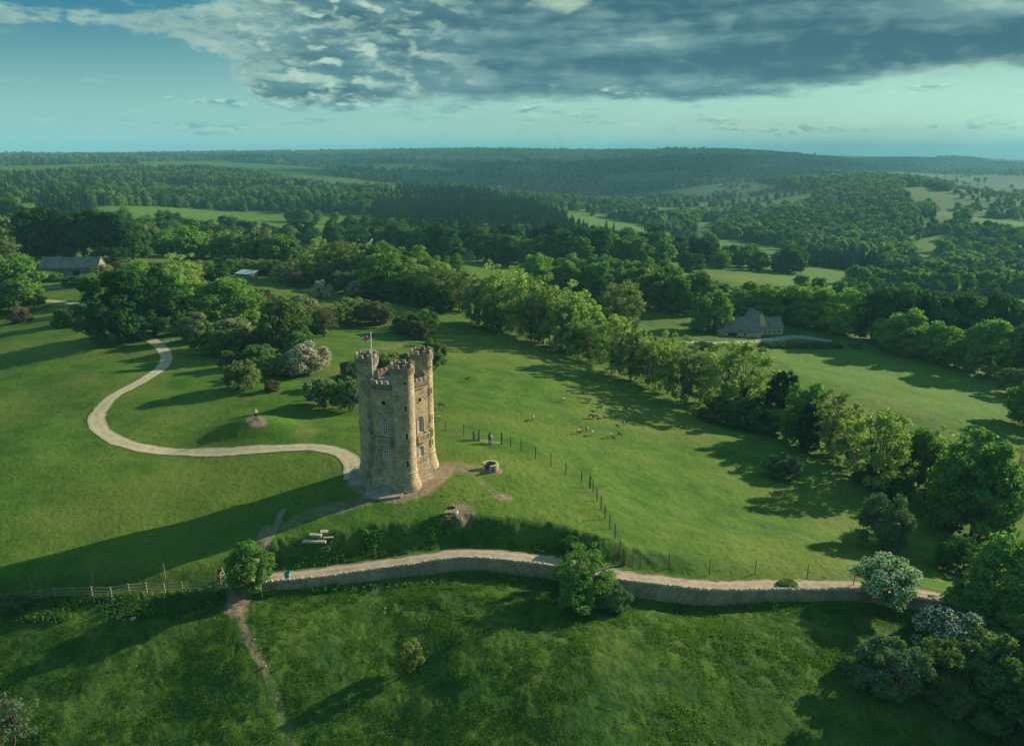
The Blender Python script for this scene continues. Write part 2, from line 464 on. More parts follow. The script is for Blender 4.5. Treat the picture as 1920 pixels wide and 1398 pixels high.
M = {
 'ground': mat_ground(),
 'path': mat_gravel('pale_gravel', (.33, .27, .16), (.48, .405, .25), .85),
 'track': mat_gravel('stony_track', (.27, .20, .13), (.41, .32, .215), .9),
 'drive': mat_gravel('grey_gravel', (.22, .22, .20), (.32, .31, .28), .6),
 'stone': mat_stone('tower_stone', (.32, .225, .120), (.54, .405, .235), (.60, .51, .36), msize=.030),
 'cap': mat_stone('weathered_stone', (.20, .135, .09), (.30, .22, .145), (.34, .28, .2), .5, .28, .02, (.06, .04, .035)),
 'drywall': mat_stone('dry_stone', (.36, .265, .165), (.60, .455, .30), (.13, .10, .07), .34, .11, .018, (.06, .06, .05)),
 'coping': simple('coping_stone', (.40, .36, .28), .95, .4, 5),
 'trim': simple('pale_dressed_stone', (.40, .33, .22), .9, .2, 4),
 'lead': simple('roof_lead', (.20, .22, .22), .6, .25, 1.5),
 'white': simple('white_paint', (.78, .79, .76), .5, .04, 3),
 'glass': simple('dark_glass', (.012, .018, .022), .12, .2, 2, spec=.6),
 'hole': simple('dark_opening', (.008, .007, .006), .9, .1, 2),
 'wood': simple('weathered_wood', (.10, .082, .062), .9, .35, 6),
 'palewood': simple('grey_timber', (.26, .23, .17), .9, .3, 5),
 'wire': simple('fence_wire', (.12, .12, .11), .5, .2, 5, .6),
 'metal': simple('galvanised', (.35, .37, .36), .45, .15, 6, .7),
 'roof': mat_stone('stone_tiles', (.25, .24, .205), (.36, .345, .29), (.05, .048, .04), .35, .24, .02),
 'house': mat_stone('cottage_stone', (.60, .49, .28), (.70, .59, .37), (.62, .54, .38), .5, .22, .015),
 'barn': mat_stone('barn_stone', (.22, .18, .135), (.33, .28, .21), (.26, .23, .19), .5, .22, .018),
 'table': simple('table_planks', (.24, .19, .125), .9, .3, 5), 'beige': simple('beige_cloth', (.52, .42, .29), .9, .1, 10),
 'slab': simple('concrete', (.34, .285, .20), .9, .2, 3),
 'skin': simple('skin', (.46, .28, .19), .6, .1, 6), 'hair': simple('dark_hair', (.025, .018, .014), .6, .3, 20),
 'fair': simple('fair_hair', (.45, .36, .22), .6, .3, 20),
 'black': simple('black_cloth', (.012, .012, .015), .9, .2, 10), 'denim': simple('blue_denim', (.10, .19, .32), .9, .2, 10),
 'whitecloth': simple('white_cloth', (.72, .72, .68), .9, .06, 10), 'maroon': simple('dark_red_cloth', (.09, .02, .025), .9, .2, 10),
 'grey': simple('grey_cloth', (.12, .12, .13), .9, .2, 10),
 'deer': simple('deer_coat', (.27, .185, .10), .9, .25, 3), 'deerdark': simple('deer_coat_dark', (.16, .10, .06), .9, .25, 3),
 'bin': simple('teal_plastic', (.03, .19, .20), .45, .15, 5), 'red': simple('red_bunting', (.72, .05, .05), .8, .1, 5),
 'navy': simple('navy_bunting', (.02, .03, .14), .8, .1, 5), 'tin': simple('pale_metal_roof', (.36, .46, .44), .45, .1, 2),
 'rock': simple('limestone', (.26, .25, .21), .95, .35, 2.5), 'plank': simple('board_wall', (.22, .18, .12), .9, .3, 4),
}

# ------------------------------------------------------------------ ground plan, traced on the photo and laid on the terrain
def trace(pts):
    return [at(*p) for p in pts]

def poly_inside(X, Y, poly):
    P = np.array(poly, float); ins = np.zeros(len(X), bool); j = len(P) - 1
    for i in range(len(P)):
        c = ((P[i, 1] > Y) != (P[j, 1] > Y)) & (X < (P[j, 0] - P[i, 0]) * (Y - P[i, 1]) / (P[j, 1] - P[i, 1] + 1e-12) + P[i, 0])
        ins ^= c; j = i
    return ins

def seg_dist(x, y, P):
    d = np.full(len(x), 1e9)
    for i in range(len(P) - 1):
        ax, ay = P[i][0], P[i][1]; ex, ey = P[i + 1][0] - ax, P[i + 1][1] - ay
        t = np.clip(((x - ax) * ex + (y - ay) * ey) / (ex * ex + ey * ey + 1e-9), 0, 1)
        d = np.minimum(d, np.hypot(x - ax - t * ex, y - ay - t * ey))
    return d

PATH_PX = [(60,562),(82,564),(120,567),(165,573),(200,588),(235,606),(258,624),(288,640),(306,656),(312,672),(300,692),(265,715),(226,735),(194,762),
           (181,785),(194,810),(240,833),(310,846),(400,848),(500,842),(580,838),(628,845),(655,860),(664,885),(664,898)]
PATH2_PX = [(298,647),(312,642),(330,638)]
DRIVE_PX = [(1285,641),(1350,643),(1420,640),(1480,632),(1520,634),(1560,640)]
PATHC = smooth_line(np.array(trace(PATH_PX)), 10)
PATHC2 = smooth_line(np.array(trace(PATH2_PX)), 6)
DRIVEC = smooth_line(np.array(trace(DRIVE_PX)), 6)
DIRT = [  # (photo pixels, half width m, strength)
 ([(668,905),(700,925),(745,932),(790,920),(822,893),(835,880)], 1.7, .9),
 ([(815,875),(850,874),(880,878)], 2.2, .62), ([(700,932),(640,950),(590,962)], 2.0, .55),
 ([(880,880),(905,908),(945,935)], .7, .5), ([(950,933),(935,930)], 1.3, .62), ([(930,931),(860,940),(760,935)], .5, .45),
 ([(868,955),(866,966)], 2.0, .62), ([(893,880),(915,884)], 1.2, .75), ([(500,990),(490,1020),(480,1040)], .9, .7), ([(530,955),(515,990),(500,1035)], .45, .85),
 ([(570,965),(545,985)], 1.6, .5), ([(448,1114),(442,1142)], 1.5, .95), ([(446,1142),(455,1170),(470,1210),(500,1260)], .5, .60), ([(500,1260),(520,1310),(545,1398)], .6, .42),
 ([(478,785),(484,790)], 1.6, .85), ([(905,826),(935,830)], 1.0, .6), ([(690,655),(730,652),(775,640)], 2.5, .5), ([(560,810),(600,805)], 1.4, .42),
 ([(1560,648),(1640,655)], 1.5, .6), ([(1660,690),(1790,720)], 1.2, .35), ([(590,1024),(620,1022)], 1.0, .4),
]
DIRT = [(trace(p), w, s) for p, w, s in DIRT]
LUSH = [[(870,492),(935,494),(940,515),(880,520)], [(1420,650),(1620,645),(1800,660),(1920,720),(1920,790),(1700,760),(1500,700)],
        [(170,385),(280,385),(480,398),(700,402),(690,428),(560,425),(400,428),(280,412)], [(1055,399),(1130,405),(1200,419),(1262,440),(1200,447),(1120,429),(1075,414)],
        [(545,322),(640,331),(745,345),(742,354),(640,346),(550,336)], [(0,311),(150,307),(245,305),(250,312),(120,318),(0,324)], [(255,302),(420,302),(560,311),(640,319),(610,326),(450,313),(260,313)],
        [(1345,445),(1400,451),(1480,465),(1470,473),(1400,463),(1345,456)], [(1712,452),(1788,433),(1802,438),(1740,463),(1710,467)], [(1815,403),(1920,411),(1920,425),(1830,421)],
        [(1690,351),(1740,349),(1797,366),(1782,385),(1718,379)], [(1130,330),(1230,322),(1310,318),(1240,338),(1140,344)], [(1310,415),(1350,415),(1340,432),(1300,430)], [(1460,500),(1560,510),(1600,530),(1500,540),(1340,500)]]
WOODS = {   # (polygon on the photo, spacing m, conifer share, scale)
 'left_wood': ([(0,322),(60,330),(190,316),(330,314),(450,322),(540,336),(640,345),(745,352),(705,372),(690,400),(560,390),(430,384),(280,380),(190,378),(140,395),(0,398)], 7.6, .35, .74),
 'conifer_wood': ([(705,372),(760,354),(860,356),(910,362),(1000,384),(1110,425),(1120,436),(1050,442),(900,440),(780,434),(700,425),(690,410)], 5.8, 1.0, .76),
 'slope_wood': ([(780,348),(870,348),(960,368),(1060,392),(1070,402),(1010,388),(900,358)], 8, .2, .75),
 'valley_wood': ([(1140,400),(1180,398),(1330,400),(1400,402),(1500,384),(1560,352),(1620,332),(1700,330),(1780,345),(1760,385),(1700,440),(1660,470),(1560,478),(1450,470),(1370,450),(1300,432),(1260,425)], 8.2, .1, .78),
 'right_wood': ([(1655,470),(1700,455),(1760,425),(1800,400),(1920,398),(1920,405),(1830,420),(1800,440),(1740,460),(1700,490)], 8.4, .1, .75),
 'right_lower_wood': ([(1765,458),(1830,425),(1920,428),(1920,512),(1850,498),(1770,486)], 8.4, .15, .75),
 'plantation': ([(1440,478),(1540,474),(1640,482),(1650,508),(1560,505),(1480,494)], 6.0, .7, .75),
 'spur_wood': ([(1060,296),(1160,294),(1320,308),(1420,322),(1400,340),(1300,325),(1150,320),(1050,312)], 12, .3, .85),
 'far_ridge_wood': ([(1440,318),(1560,322),(1640,330),(1560,350),(1480,348),(1380,330)], 11, .2, .85),
 'crest_wood': ([(0,290),(300,286),(560,284),(900,280),(1260,284),(1450,286),(1560,298),(1560,306),(1400,297),(1100,291),(800,290),(500,296),(200,300),(0,304)], 20, .2, 1.0),
 'left_far_wood': ([(0,303),(240,296),(480,300),(640,318),(760,336),(700,338),(560,322),(440,308),(200,306),(0,312)], 12, .3, .9),
 'ridge_wood': ([(1240,280),(1420,282),(1480,288),(1580,302),(1600,312),(1500,312),(1400,306),(1240,298)], 18, .2, 1.0),
 'knoll_wood': ([(1570,302),(1640,299),(1700,306),(1780,293),(1860,302),(1930,306),(1930,326),(1760,322),(1640,316)], 20, .2, 1.0),
 'far_slope_wood': ([(940,284),(1240,284),(1400,304),(1440,318),(1300,312),(1150,300),(1000,300)], 16, .2, .95),
 'far_slope_copses': ([(930,302),(1180,300),(1330,322),(1400,350),(1330,400),(1180,392),(1040,366),(930,335)], 13, .2, .8),
 'hill_wood': ([(900,320),(1000,318),(1060,330),(1000,345),(900,340)], 12, .1, .85),
}

def build_ground():
    th = np.concatenate([-np.linspace(2.7, .78, 40)[:-1], np.linspace(-.78, .78, 940), np.linspace(.78, 2.7, 40)[1:]])
    r = np.concatenate([np.geomspace(8, 42, 30)[:-1], np.geomspace(42, 260, 400)[:-1], np.geomspace(260, 2500, 190)[:-1], np.geomspace(2500, 45000, 110)])
    T, Rr = np.meshgrid(th, r)
    x = (Rr * np.sin(T)).ravel(); y = (Rr * np.cos(T)).ravel(); rr = Rr.ravel()
    z = height(x, y)
    px, py = project(x, y, z)
    near = rr < 280
    xn, yn = x[near], y[near]
    d, ht, dr, ii = line_dist(xn, yn)
    on = sstep(NW0 * 6 - 8, NW0 * 6 - 1, ii)
    meadow = 1 - sstep(-1.0, .5, d)
    bank = on * sstep(3.9, 4.6, d) * (1 - sstep(7.0, 9.0, d)) * (1 - sstep(14, 26, xn))
    bank_l = (1 - on) * sstep(-.5, .5, d) * (1 - sstep(2.0, 4.0, d)) * .6
    rough = np.zeros(len(x)); rough[near] = np.clip(meadow + bank + bank_l, 0, 1)
    dirt = np.zeros(len(x))
    dn = np.zeros(len(xn))
    for P, w, s in DIRT:
        dn = np.maximum(dn, s * (1 - sstep(w * .55, w * 1.35, seg_dist(xn, yn, P))))
    dn = np.maximum(dn, .95 * (1 - sstep(4.9, 6.4, np.hypot(xn + 15.4, yn - 102))))
    dirt[near] = dn
    flat = np.zeros(len(xn))
    for P, w in ((PATHC, 1.45), (PATHC2, 1.3), (DRIVEC, 2.6)):
        flat = np.maximum(flat, 1 - sstep(w + .1, w + .8, seg_dist(xn, yn, P)))
    flat = np.maximum(flat, on * sstep(-.5, -.1, d) * (1 - sstep(3.6, 4.3, d)))
    # trodden, tussocky turf
    rgh = rough[near]; fl = 1 - flat
    pasture = sstep(-4, 6, xn - (-6)) * (1 - rgh)
    amp = .050 + .050 * pasture + .055 * rgh
    mz = amp * fbm(xn / 1.15, yn / 1.15, 3, 3) + .7 * amp * fbm(xn / .42, yn / .42, 11, 2) + (.10 + .16 * rgh) * fbm(xn / 5, yn / 5, 21, 2)
    bush = bank * (.42 * np.clip(fbm(xn / 1.3, yn / 1.3, 31, 3) + .12, 0, 1))
    z[near] += (mz + bush) * fl
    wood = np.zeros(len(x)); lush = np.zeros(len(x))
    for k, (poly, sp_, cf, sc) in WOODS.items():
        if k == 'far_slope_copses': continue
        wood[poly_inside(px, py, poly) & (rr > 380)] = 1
    for poly in LUSH:
        lush[poly_inside(px, py, poly) & (rr > 150)] = .75
    for _ in range(2):
        L = lush.reshape(Rr.shape); L[1:-1, 1:-1] = (L[1:-1, 1:-1] * 2 + L[:-2, 1:-1] + L[2:, 1:-1] + L[1:-1, :-2] + L[1:-1, 2:]) / 6
        lush = L.ravel()
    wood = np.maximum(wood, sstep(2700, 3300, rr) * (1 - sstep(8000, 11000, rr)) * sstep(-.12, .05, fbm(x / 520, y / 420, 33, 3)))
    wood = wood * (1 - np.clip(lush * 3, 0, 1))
    n, m = Rr.shape
    i = np.arange(n - 1)[:, None] * m + np.arange(m - 1)[None, :]
    Q = np.stack([i, i + 1, i + m + 1, i + m], -1).reshape(-1, 4)
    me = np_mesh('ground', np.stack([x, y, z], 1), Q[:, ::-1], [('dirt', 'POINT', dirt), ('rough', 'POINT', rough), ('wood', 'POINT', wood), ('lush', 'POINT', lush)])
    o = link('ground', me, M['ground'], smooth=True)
    tag(o, kind='structure'); return o

def ribbon(name, P, half, mat, off=.045, cross=6, wob=.12, seed=1):
    P = np.asarray(P)[:, :2]
    seg = np.hypot(*(P[1:] - P[:-1]).T); s = np.concatenate([[0], np.cumsum(seg)])
    n = max(8, int(s[-1] / .5)); q = np.linspace(0, s[-1], n)
    X = np.interp(q, s, P[:, 0]); Y = np.interp(q, s, P[:, 1])
    tx = np.gradient(X); ty = np.gradient(Y); L = np.hypot(tx, ty); nx, ny = -ty / L, tx / L
    h = half + wob * 2 * fbm(q / 2.2, q * 0 + seed, seed, 4)
    k = np.linspace(-1, 1, cross + 1)
    xx = X[:, None] + nx[:, None] * k[None] * h[:, None]; yy = Y[:, None] + ny[:, None] * k[None] * h[:, None]
    zz = height(xx.ravel(), yy.ravel()) + off
    m = cross + 1
    i = np.arange(n - 1)[:, None] * m + np.arange(cross)[None]
    Q = np.stack([i, i + m, i + m + 1, i + 1], -1).reshape(-1, 4)
    e = np.broadcast_to(np.abs(k)[None], xx.shape).ravel()
    me = np_mesh(name, np.stack([xx.ravel(), yy.ravel(), zz], 1), Q[:, ::-1], [('edge', 'POINT', e)])
    o = link(name, me, mat, smooth=True)
    return tag(o, kind='structure')

build_ground()
ribbon('path', PATHC, 1.42, M['path'], seed=3)
ribbon('side_path', PATHC2, 1.2, M['path'], off=.052, seed=4)
ribbon('driveway', DRIVEC, 1.8, M['drive'], off=.06, seed=5)
# the track runs between wall and bank
S = LS[NW0 * 6 - 6:(NW1 + 1) * 6]
tx = np.gradient(S[:, 0]); ty = np.gradient(S[:, 1]); Ln = np.hypot(tx, ty)
TRACKC = np.stack([S[:, 0] - ty / Ln * 2.1, S[:, 1] + tx / Ln * 2.1], 1)
ribbon('track', TRACKC, 1.62, M['track'], off=.05, seed=8, cross=10)

# ------------------------------------------------------------------ the tower
TC = Vector((-15.4, 102.0, 0.0))
def pol(r, deg, z=0.0): return Vector((TC.x + r * math.cos(R(deg)), TC.y + r * math.sin(R(deg)), z))
TUR = [167, 287, 47]; VTX = [227, 347, 107]
RT = 4.33; RV = 4.15; TR = 1.45

def arch_pts(w, z0, z1, n=9):
    """outline of a round-headed opening, x across and z up"""
    r = w / 2; zs = z1 - r * 1.05
    p = [(-r, z0), (r, z0)]
    for i in range(n + 1):
        a = PI * i / n
        p.append((r * math.cos(a), zs + 1.05 * r * math.sin(a)))
    return p
def circ_pts(r, zc, n=14): return [(r * math.cos(2 * PI * i / n), zc + r * math.sin(2 * PI * i / n)) for i in range(n)]

def glazing(name, parent, o, ex, ey, outline, bars_x, bars_z, depth, bar=.06, frame=.085, mat=None):
    """pane, glazing bars and frame set back in an opening; each window is a part, its pane a sub-part"""
    P3 = lambda x, z, d: o + ex * x - ey * d + Vector((0, 0, z))
    xs = [p[0] for p in outline]; zs = [p[1] for p in outline]
    x0, x1, z0, z1 = min(xs), max(xs), min(zs), max(zs)
    mb = MB(); n = len(outline); k = .5 * (x1 - x0)
    inner = []
    zc = (z0 + z1) / 2
    for x, z in outline:
        f = 1 - frame / k
        inner.append((x * f, zc + (z - zc) * (1 - 2 * frame / (z1 - z0))))
    vs = [P3(x, z, depth - .06) for x, z in outline] + [P3(x, z, depth - .06) for x, z in inner] + [P3(x, z, depth + .02) for x, z in inner]
    fs = []
    for i in range(n):
        j = (i + 1) % n
        fs += [(i, j, n + j, n + i), (n + i, n + j, 2 * n + j, 2 * n + i)]
    mb.add(vs, fs)
    def top_at(x):
        r = (x1 - x0) / 2
        return z1 - r * 1.05 + 1.05 * math.sqrt(max(0, r * r - x * x))
    def barbox(xa, xb, za, zb):
        a = [P3(x, z, d) for d in (depth - .05, depth) for x, z in ((xa, za), (xb, za), (xb, zb), (xa, zb))]
        mb.add(a, [(0, 1, 2, 3), (0, 4, 5, 1), (1, 5, 6, 2), (2, 6, 7, 3), (3, 7, 4, 0)])
    for x in bars_x: barbox(x - bar / 2, x + bar / 2, z0 + frame * .6, min(z1, top_at(x)) - .02)
    for z in bars_z:
        r = (x1 - x0) / 2; zsp = z1 - r * 1.05
        h = r if z <= zsp else math.sqrt(max(.01, r * r - ((z - zsp) / 1.05) ** 2))
        barbox(-h + .02, h - .02, z - bar / 2, z + bar / 2)
    f = mb.build(name, mat or M['white'], parent)
    g = MB().add([P3(x, z, depth) for x, z in outline], [tuple(range(n))]).build('pane', M['glass'], f)
    return f

def tower():
    T = empty('stone_tower', TC, label='tall battlemented stone tower with three round turrets on the hilltop', cat='tower')
    inv = -TC
    def part(mb, name, mat, parent=None, smooth=False, local=True):
        o = mb.build(name, mat, parent or T, smooth)
        if local: o.data.transform(Matrix.Translation(inv))
        return o
    def shift(o):
        o.data.transform(Matrix.Translation(inv))
        for c in o.children: c.data.transform(Matrix.Translation(inv))
    ang = sorted([(a, 'T') for a in TUR] + [(a, 'V') for a in VTX])
    # six walls between the corners, each a panel with real openings
    wall = MB(); faces = []
    ZS, ZC, ZP = 2.4, 13.25, 14.2
    ring = [pol(RT if k == 'T' else RV, a) for a, k in ang]
    for i in range(6):
        a = ring[i]; b = ring[(i + 1) % 6]
        ex = (b - a).normalized(); ey = Vector((ex.y, -ex.x, 0))        # outward
        mid = (a + b) / 2; w = (b - a).length
        if ey.dot(mid - TC) < 0: ey = -ey
        # keep the outline turning the same way for every face
        kindA, kindB = ang[i][1], ang[(i + 1) % 6][1]
        lo_ = -w / 2 + (1.2 if kindA == 'T' else 0); hi_ = w / 2 - (1.2 if kindB == 'T' else 0)
        faces.append((mid, ex, ey, w, lo_, hi_))
        cx_ = (lo_ + hi_) / 2 + (.12 if kindA == 'T' else -.12)
        outer = [(-w / 2, ZS), (w / 2, ZS), (w / 2, ZC), (-w / 2, ZC)]
        wide = arch_pts(1.12, 7.05, 9.3); low = arch_pts(.98, 3.55, 5.05); ocu = circ_pts(.30, 11.6)
        holes = [[(x + cx_, z) for x, z in h] for h in (wide, low, ocu)]
        polys = [[Vector((x, z, 0)) for x, z in outer]] + [[Vector((x, z, 0)) for x, z in h] for h in holes]
        flat = [p for h in polys for p in h]
        tris = tessellate_polygon(polys)
        P3 = lambda x, z, d=0.0: mid + ex * x - ey * d + Vector((0, 0, z))
        vs = [P3(p.x, p.y) for p in flat]
        wall.add(vs, [tuple(t) for t in tris], [[(flat[k].x + w * i, flat[k].y) for k in t] for t in tris])
        for h in holes:                                                 # reveals
            n = len(h)
            for k in range(n):
                p, q = h[k], h[(k + 1) % n]
                wall.add([P3(*p), P3(*q), P3(*q, .34), P3(*p, .34)], [(0, 1, 2, 3)], [[(0, 0), (.3, 0), (.3, .3), (0, .3)]])
        o_ = P3(cx_, 0)
        W = WB = glazing('arched_window', T, o_, ex, ey, wide, [-.28, 0, .28], [7.4, 7.75, 8.1, 8.45, 8.8], .22)
        shift(W)
        W = glazing('arched_window', T, o_, ex, ey, low, [-.25, 0, .25], [3.85, 4.15, 4.45], .20)
        shift(W)
        OC = part(MB().add([P3(x + cx_, z, .30) for x, z in ocu], [tuple(range(len(ocu)))]), 'round_opening', M['hole'])
        # stone surround of the big window and the ring of the round one
        for outl, g in ((arch_pts(1.12, 7.05, 9.3), .17), (ocu, .12)):
            su = MB(); n = len(outl); zc = sum(p[1] for p in outl) / n
            big = [(x * (1 + g / .56) if outl is not ocu else x * 1.4, zc + (z - zc) * (1.12 if outl is not ocu else 1.4)) for x, z in outl]
            for k in range(n):
                if outl is not ocu and k == 0: continue
                p, q, r_, s_ = outl[k], outl[(k + 1) % n], big[(k + 1) % n], big[k]
                vs = [P3(x + cx_, z, d) for d in (-.05, .0) for x, z in (p, q, r_, s_)]
                su.add(vs, [(0, 1, 2, 3), (0, 4, 5, 1), (2, 6, 7, 3)])
            part(su, 'window_surround', M['trim'], OC if outl is ocu else WB)
        # balcony: slab on brackets, balusters and rail
        bal = MB()
        rz = math.atan2(ex.y, ex.x)
        def bx(x, z, d, sx, sz, sd_):
            c = P3(x + cx_, z, -d); bal.box((c.x, c.y, c.z), (sx, sd_, sz), rz)
        bx(0, 5.98, .34, 2.05, .16, .72)
        bx(0, 6.86, .62, 2.0, .12, .14)
        for s in (-1, 1):
            bx(s * .93, 6.86, .28, .13, .12, .54); bx(s * .93, 6.44, .62, .15, .76, .15)
            bx(s * .6, 5.74, .24, .2, .34, .44)
        root = part(bal, 'balcony', M['trim'])
        spots = [P3(k * .195 + cx_, 6.06, -.62) for k in range(-4, 5)] + [P3(s * .93 + cx_, 6.06, -.16 - .22 * k) for s in (-1, 1) for k in range(2)]
        for c in spots:
            b = MB().lathe([(.05, 0), (.065, .2), (.035, .42), (.055, .74)], 6, (c.x, c.y, c.z)).build('baluster', M['trim'], root); b.data.transform(Matrix.Translation(inv))
    # battered foot, string course
    foot = MB()
    prof = [(0.0, .62), (.7, .42), (1.4, .22), (2.0, .07), (2.4, 0.0)]
    for i in range(6):
        mid, ex, ey, w, lo_, hi_ = faces[i]
        for k in range(len(prof) - 1):
            (z0, d0), (z1, d1) = prof[k], prof[k + 1]
            vs = []
            for z, d in ((z0, d0), (z1, d1)):
                for e, j in ((-w / 2, i), (w / 2, (i + 1) % 6)):
                    rdir = (ring[j] - TC).normalized()
                    vs.append(ring[j] + rdir * d * 1.12 + Vector((0, 0, z)))
            foot.add([vs[0], vs[1], vs[3], vs[2]], [(0, 1, 2, 3)], [[(-w / 2 + w * i, z0), (w / 2 + w * i, z0), (w / 2 + w * i, z1), (-w / 2 + w * i, z1)]])
    part(foot, 'battered_foot', M['stone'])
    sc = MB()
    for i in range(6):
        a = ring[i]; b = ring[(i + 1) % 6]; da = (a - TC).normalized(); db = (b - TC).normalized()
        for z0, z1, d in ((2.36, 2.5, .07), (6.0, 6.0, 0)):
            if z0 == z1: continue
            vs = [a + da * d + Vector((0, 0, z0)), b + db * d + Vector((0, 0, z0)), b + db * d + Vector((0, 0, z1)), a + da * d + Vector((0, 0, z1)),
                  a - da * .1 + Vector((0, 0, z0)), b - db * .1 + Vector((0, 0, z0)), b - db * .1 + Vector((0, 0, z1)), a - da * .1 + Vector((0, 0, z1))]
            sc.add(vs, [(0, 1, 2, 3), (3, 2, 6, 7), (0, 4, 5, 1)])
    part(sc, 'string_course', M['trim'])
    part(wall, 'wall', M['stone'])
    # parapet on corbels with merlons
    par = MB(); cor = MB(); MER = []
    for i in range(6):
        mid, ex, ey, w, lo_, hi_ = faces[i]
        rz = math.atan2(ex.y, ex.x)
        def bx(mb, x, z, d, sx, sz, sd_):
            c = mid + ex * x + ey * d + Vector((0, 0, z)); mb.box((c.x, c.y, c.z), (sx, sd_, sz), rz)
        a = ring[i]; b = ring[(i + 1) % 6]; da = (a - TC).normalized(); db = (b - TC).normalized()
        up = lambda p, d_, o_, z: p + d_ * o_ + Vector((0, 0, z))
        vs = []
        for z, o_ in ((13.25, .02), (13.62, .22), (14.2, .22)): vs += [up(a, da, o_, z), up(b, db, o_, z)]
        vs += [up(a, da, -.16, 14.2), up(b, db, -.16, 14.2), up(a, da, -.16, 13.3), up(b, db, -.16, 13.3)]
        par.add(vs, [(0, 1, 3, 2), (2, 3, 5, 4), (4, 5, 7, 6), (6, 7, 9, 8)],
                [[(w * i, 13.25), (w * i + w, 13.25), (w * i + w, 13.6), (w * i, 13.6)], [(w * i, 13.6), (w * i + w, 13.6), (w * i + w, 14.2), (w * i, 14.2)],
                 [(w * i, 14.2), (w * i + w, 14.2), (w * i + w, 14.5), (w * i, 14.5)], [(w * i, 13.3), (w * i + w, 13.3), (w * i + w, 14.2), (w * i, 14.2)]])
        nm = 4
        for k in range(nm):
            x = lo_ + (hi_ - lo_) * (k + .5) / nm
            mr = MB(); bx(mr, x, 14.40, .02, .42, .41, .34); MER.append(mr)
        nc = 17; vs = []; fs = []                              # toothed corbel table in one strip
        for k in range(nc):
            x0_ = lo_ + (hi_ - lo_) * k / nc; x1_ = lo_ + (hi_ - lo_) * (k + 1) / nc; dd = .26 if k % 2 else .05
            for x in (x0_, x1_):
                for z in (13.2, 13.5): vs.append(mid + ex * x + ey * dd + Vector((0, 0, z)))
        m_ = len(vs) // 2
        fs = [(2 * q, 2 * q + 2, 2 * q + 3, 2 * q + 1) for q in range(m_ - 1)]
        cb_ = MB().add(vs, fs)
        b2 = [mid + ex * x + ey * .03 + Vector((0, 0, 13.2)) for x in (lo_, hi_)]
        part(cb_, 'corbel_table', M['trim'])
    p_ = part(par, 'parapet', M['cap'])
    for mr in MER: part(mr, 'merlon', M['cap'], p_)
    roof = MB().add([ring[i] * 1.0 + Vector((0, 0, 13.55)) for i in range(6)], [tuple(range(6))])
    part(roof, 'roof', M['lead'])
    # three round turrets
    for ti, ta in enumerate(TUR):
        c = pol(RT, ta)
        body = MB().lathe([(2.0, 0), (1.93, .35), (1.77, 1.0), (1.60, 1.7), (1.47, 2.4), (1.45, 3.2), (1.44, 9), (1.43, 15.9)], 30, c)
        t = part(body, 'turret', M['stone'], smooth=True)
        part(MB().lathe([(1.46, 2.36), (1.56, 2.42), (1.56, 2.5), (1.45, 2.56)], 30, c), 'string_course', M['trim'], t)
        crown = MB().lathe([(1.44, 15.92), (1.60, 16.22), (1.61, 16.85), (1.33, 16.85), (1.33, 16.2), (0.02, 16.2)], 30, c)
        cr = part(crown, 'parapet', M['cap'], t)
        nm = 9
        for k in range(nm):
            mer = MB()
            a0 = 2 * PI * k / nm; a1 = a0 + 2 * PI / nm * .52
            n = 4; vs = []; fs = []
            for r_, z in ((1.615, 16.84), (1.60, 17.30), (1.34, 17.30), (1.325, 16.84)):
                for q in range(n + 1):
                    a = a0 + (a1 - a0) * q / n; vs.append((c.x + r_ * math.cos(a), c.y + r_ * math.sin(a), z))
            for lv in range(3):
                for q in range(n): fs.append((lv * (n + 1) + q, lv * (n + 1) + q + 1, (lv + 1) * (n + 1) + q + 1, (lv + 1) * (n + 1) + q))
            fs.append((0, 5, 10, 15)); fs.append((4, 19, 14, 9))
            mer.add(vs, fs); part(mer, 'merlon', M['cap'], t)
        vs = []
        for k in range(88):
            a = 2 * PI * (k // 2 + k % 2) / 44; rr = 1.58 if (k // 2) % 2 else 1.455
            vs += [(c.x + rr * math.cos(a), c.y + rr * math.sin(a), 15.92), (c.x + (rr + .03) * math.cos(a), c.y + (rr + .03) * math.sin(a), 16.21)]
        cb = MB().add(vs, [(2 * k, (2 * k + 2) % 176, (2 * k + 3) % 176, 2 * k + 1) for k in range(88)])
        part(cb, 'corbel_table', M['trim'], t)
        # arrow slits and a round loop up the outer side
        for off in (4,):
            a = R({167: 215, 287: 290, 47: 330}[ta] + off - 6)
            u = Vector((-math.sin(a), math.cos(a), 0)); nrm = Vector((math.cos(a), math.sin(a), 0))
            for z in (11.5, 7.7, 3.9):
                fr = MB(); dk = MB()
                q = c + nrm * 1.405 + Vector((0, 0, z))
                rz = a + PI / 2
                for dx_, dz_, sx, sz in ((-.19, 0, .10, 1.0), (.19, 0, .10, 1.0), (0, .47, .46, .12), (0, -.47, .46, .12)):
                    p = q + u * dx_ + Vector((0, 0, dz_)); fr.box((p.x, p.y, p.z), (sx, .18, sz), rz)
                p = q + nrm * .035; dk.box((p.x, p.y, p.z), (.30, .05, .88), rz)
                part(dk, 'arrow_slit', M['hole'], t); part(fr, 'slit_surround', M['stone'], t)
            fr = MB(); dk = MB()
            p = c + nrm * 1.45 + Vector((0, 0, 14.9))
            rr = [p + u * (.2 * math.cos(2 * PI * k / 14)) + Vector((0, 0, .2 * math.sin(2 * PI * k / 14))) for k in range(14)]
            dk.add(rr, [tuple(range(14))])
            ro = [p + nrm * .03 + u * (.27 * math.cos(2 * PI * k / 14)) + Vector((0, 0, .27 * math.sin(2 * PI * k / 14))) for k in range(14)]
            ri = [q_ + nrm * .03 for q_ in rr]
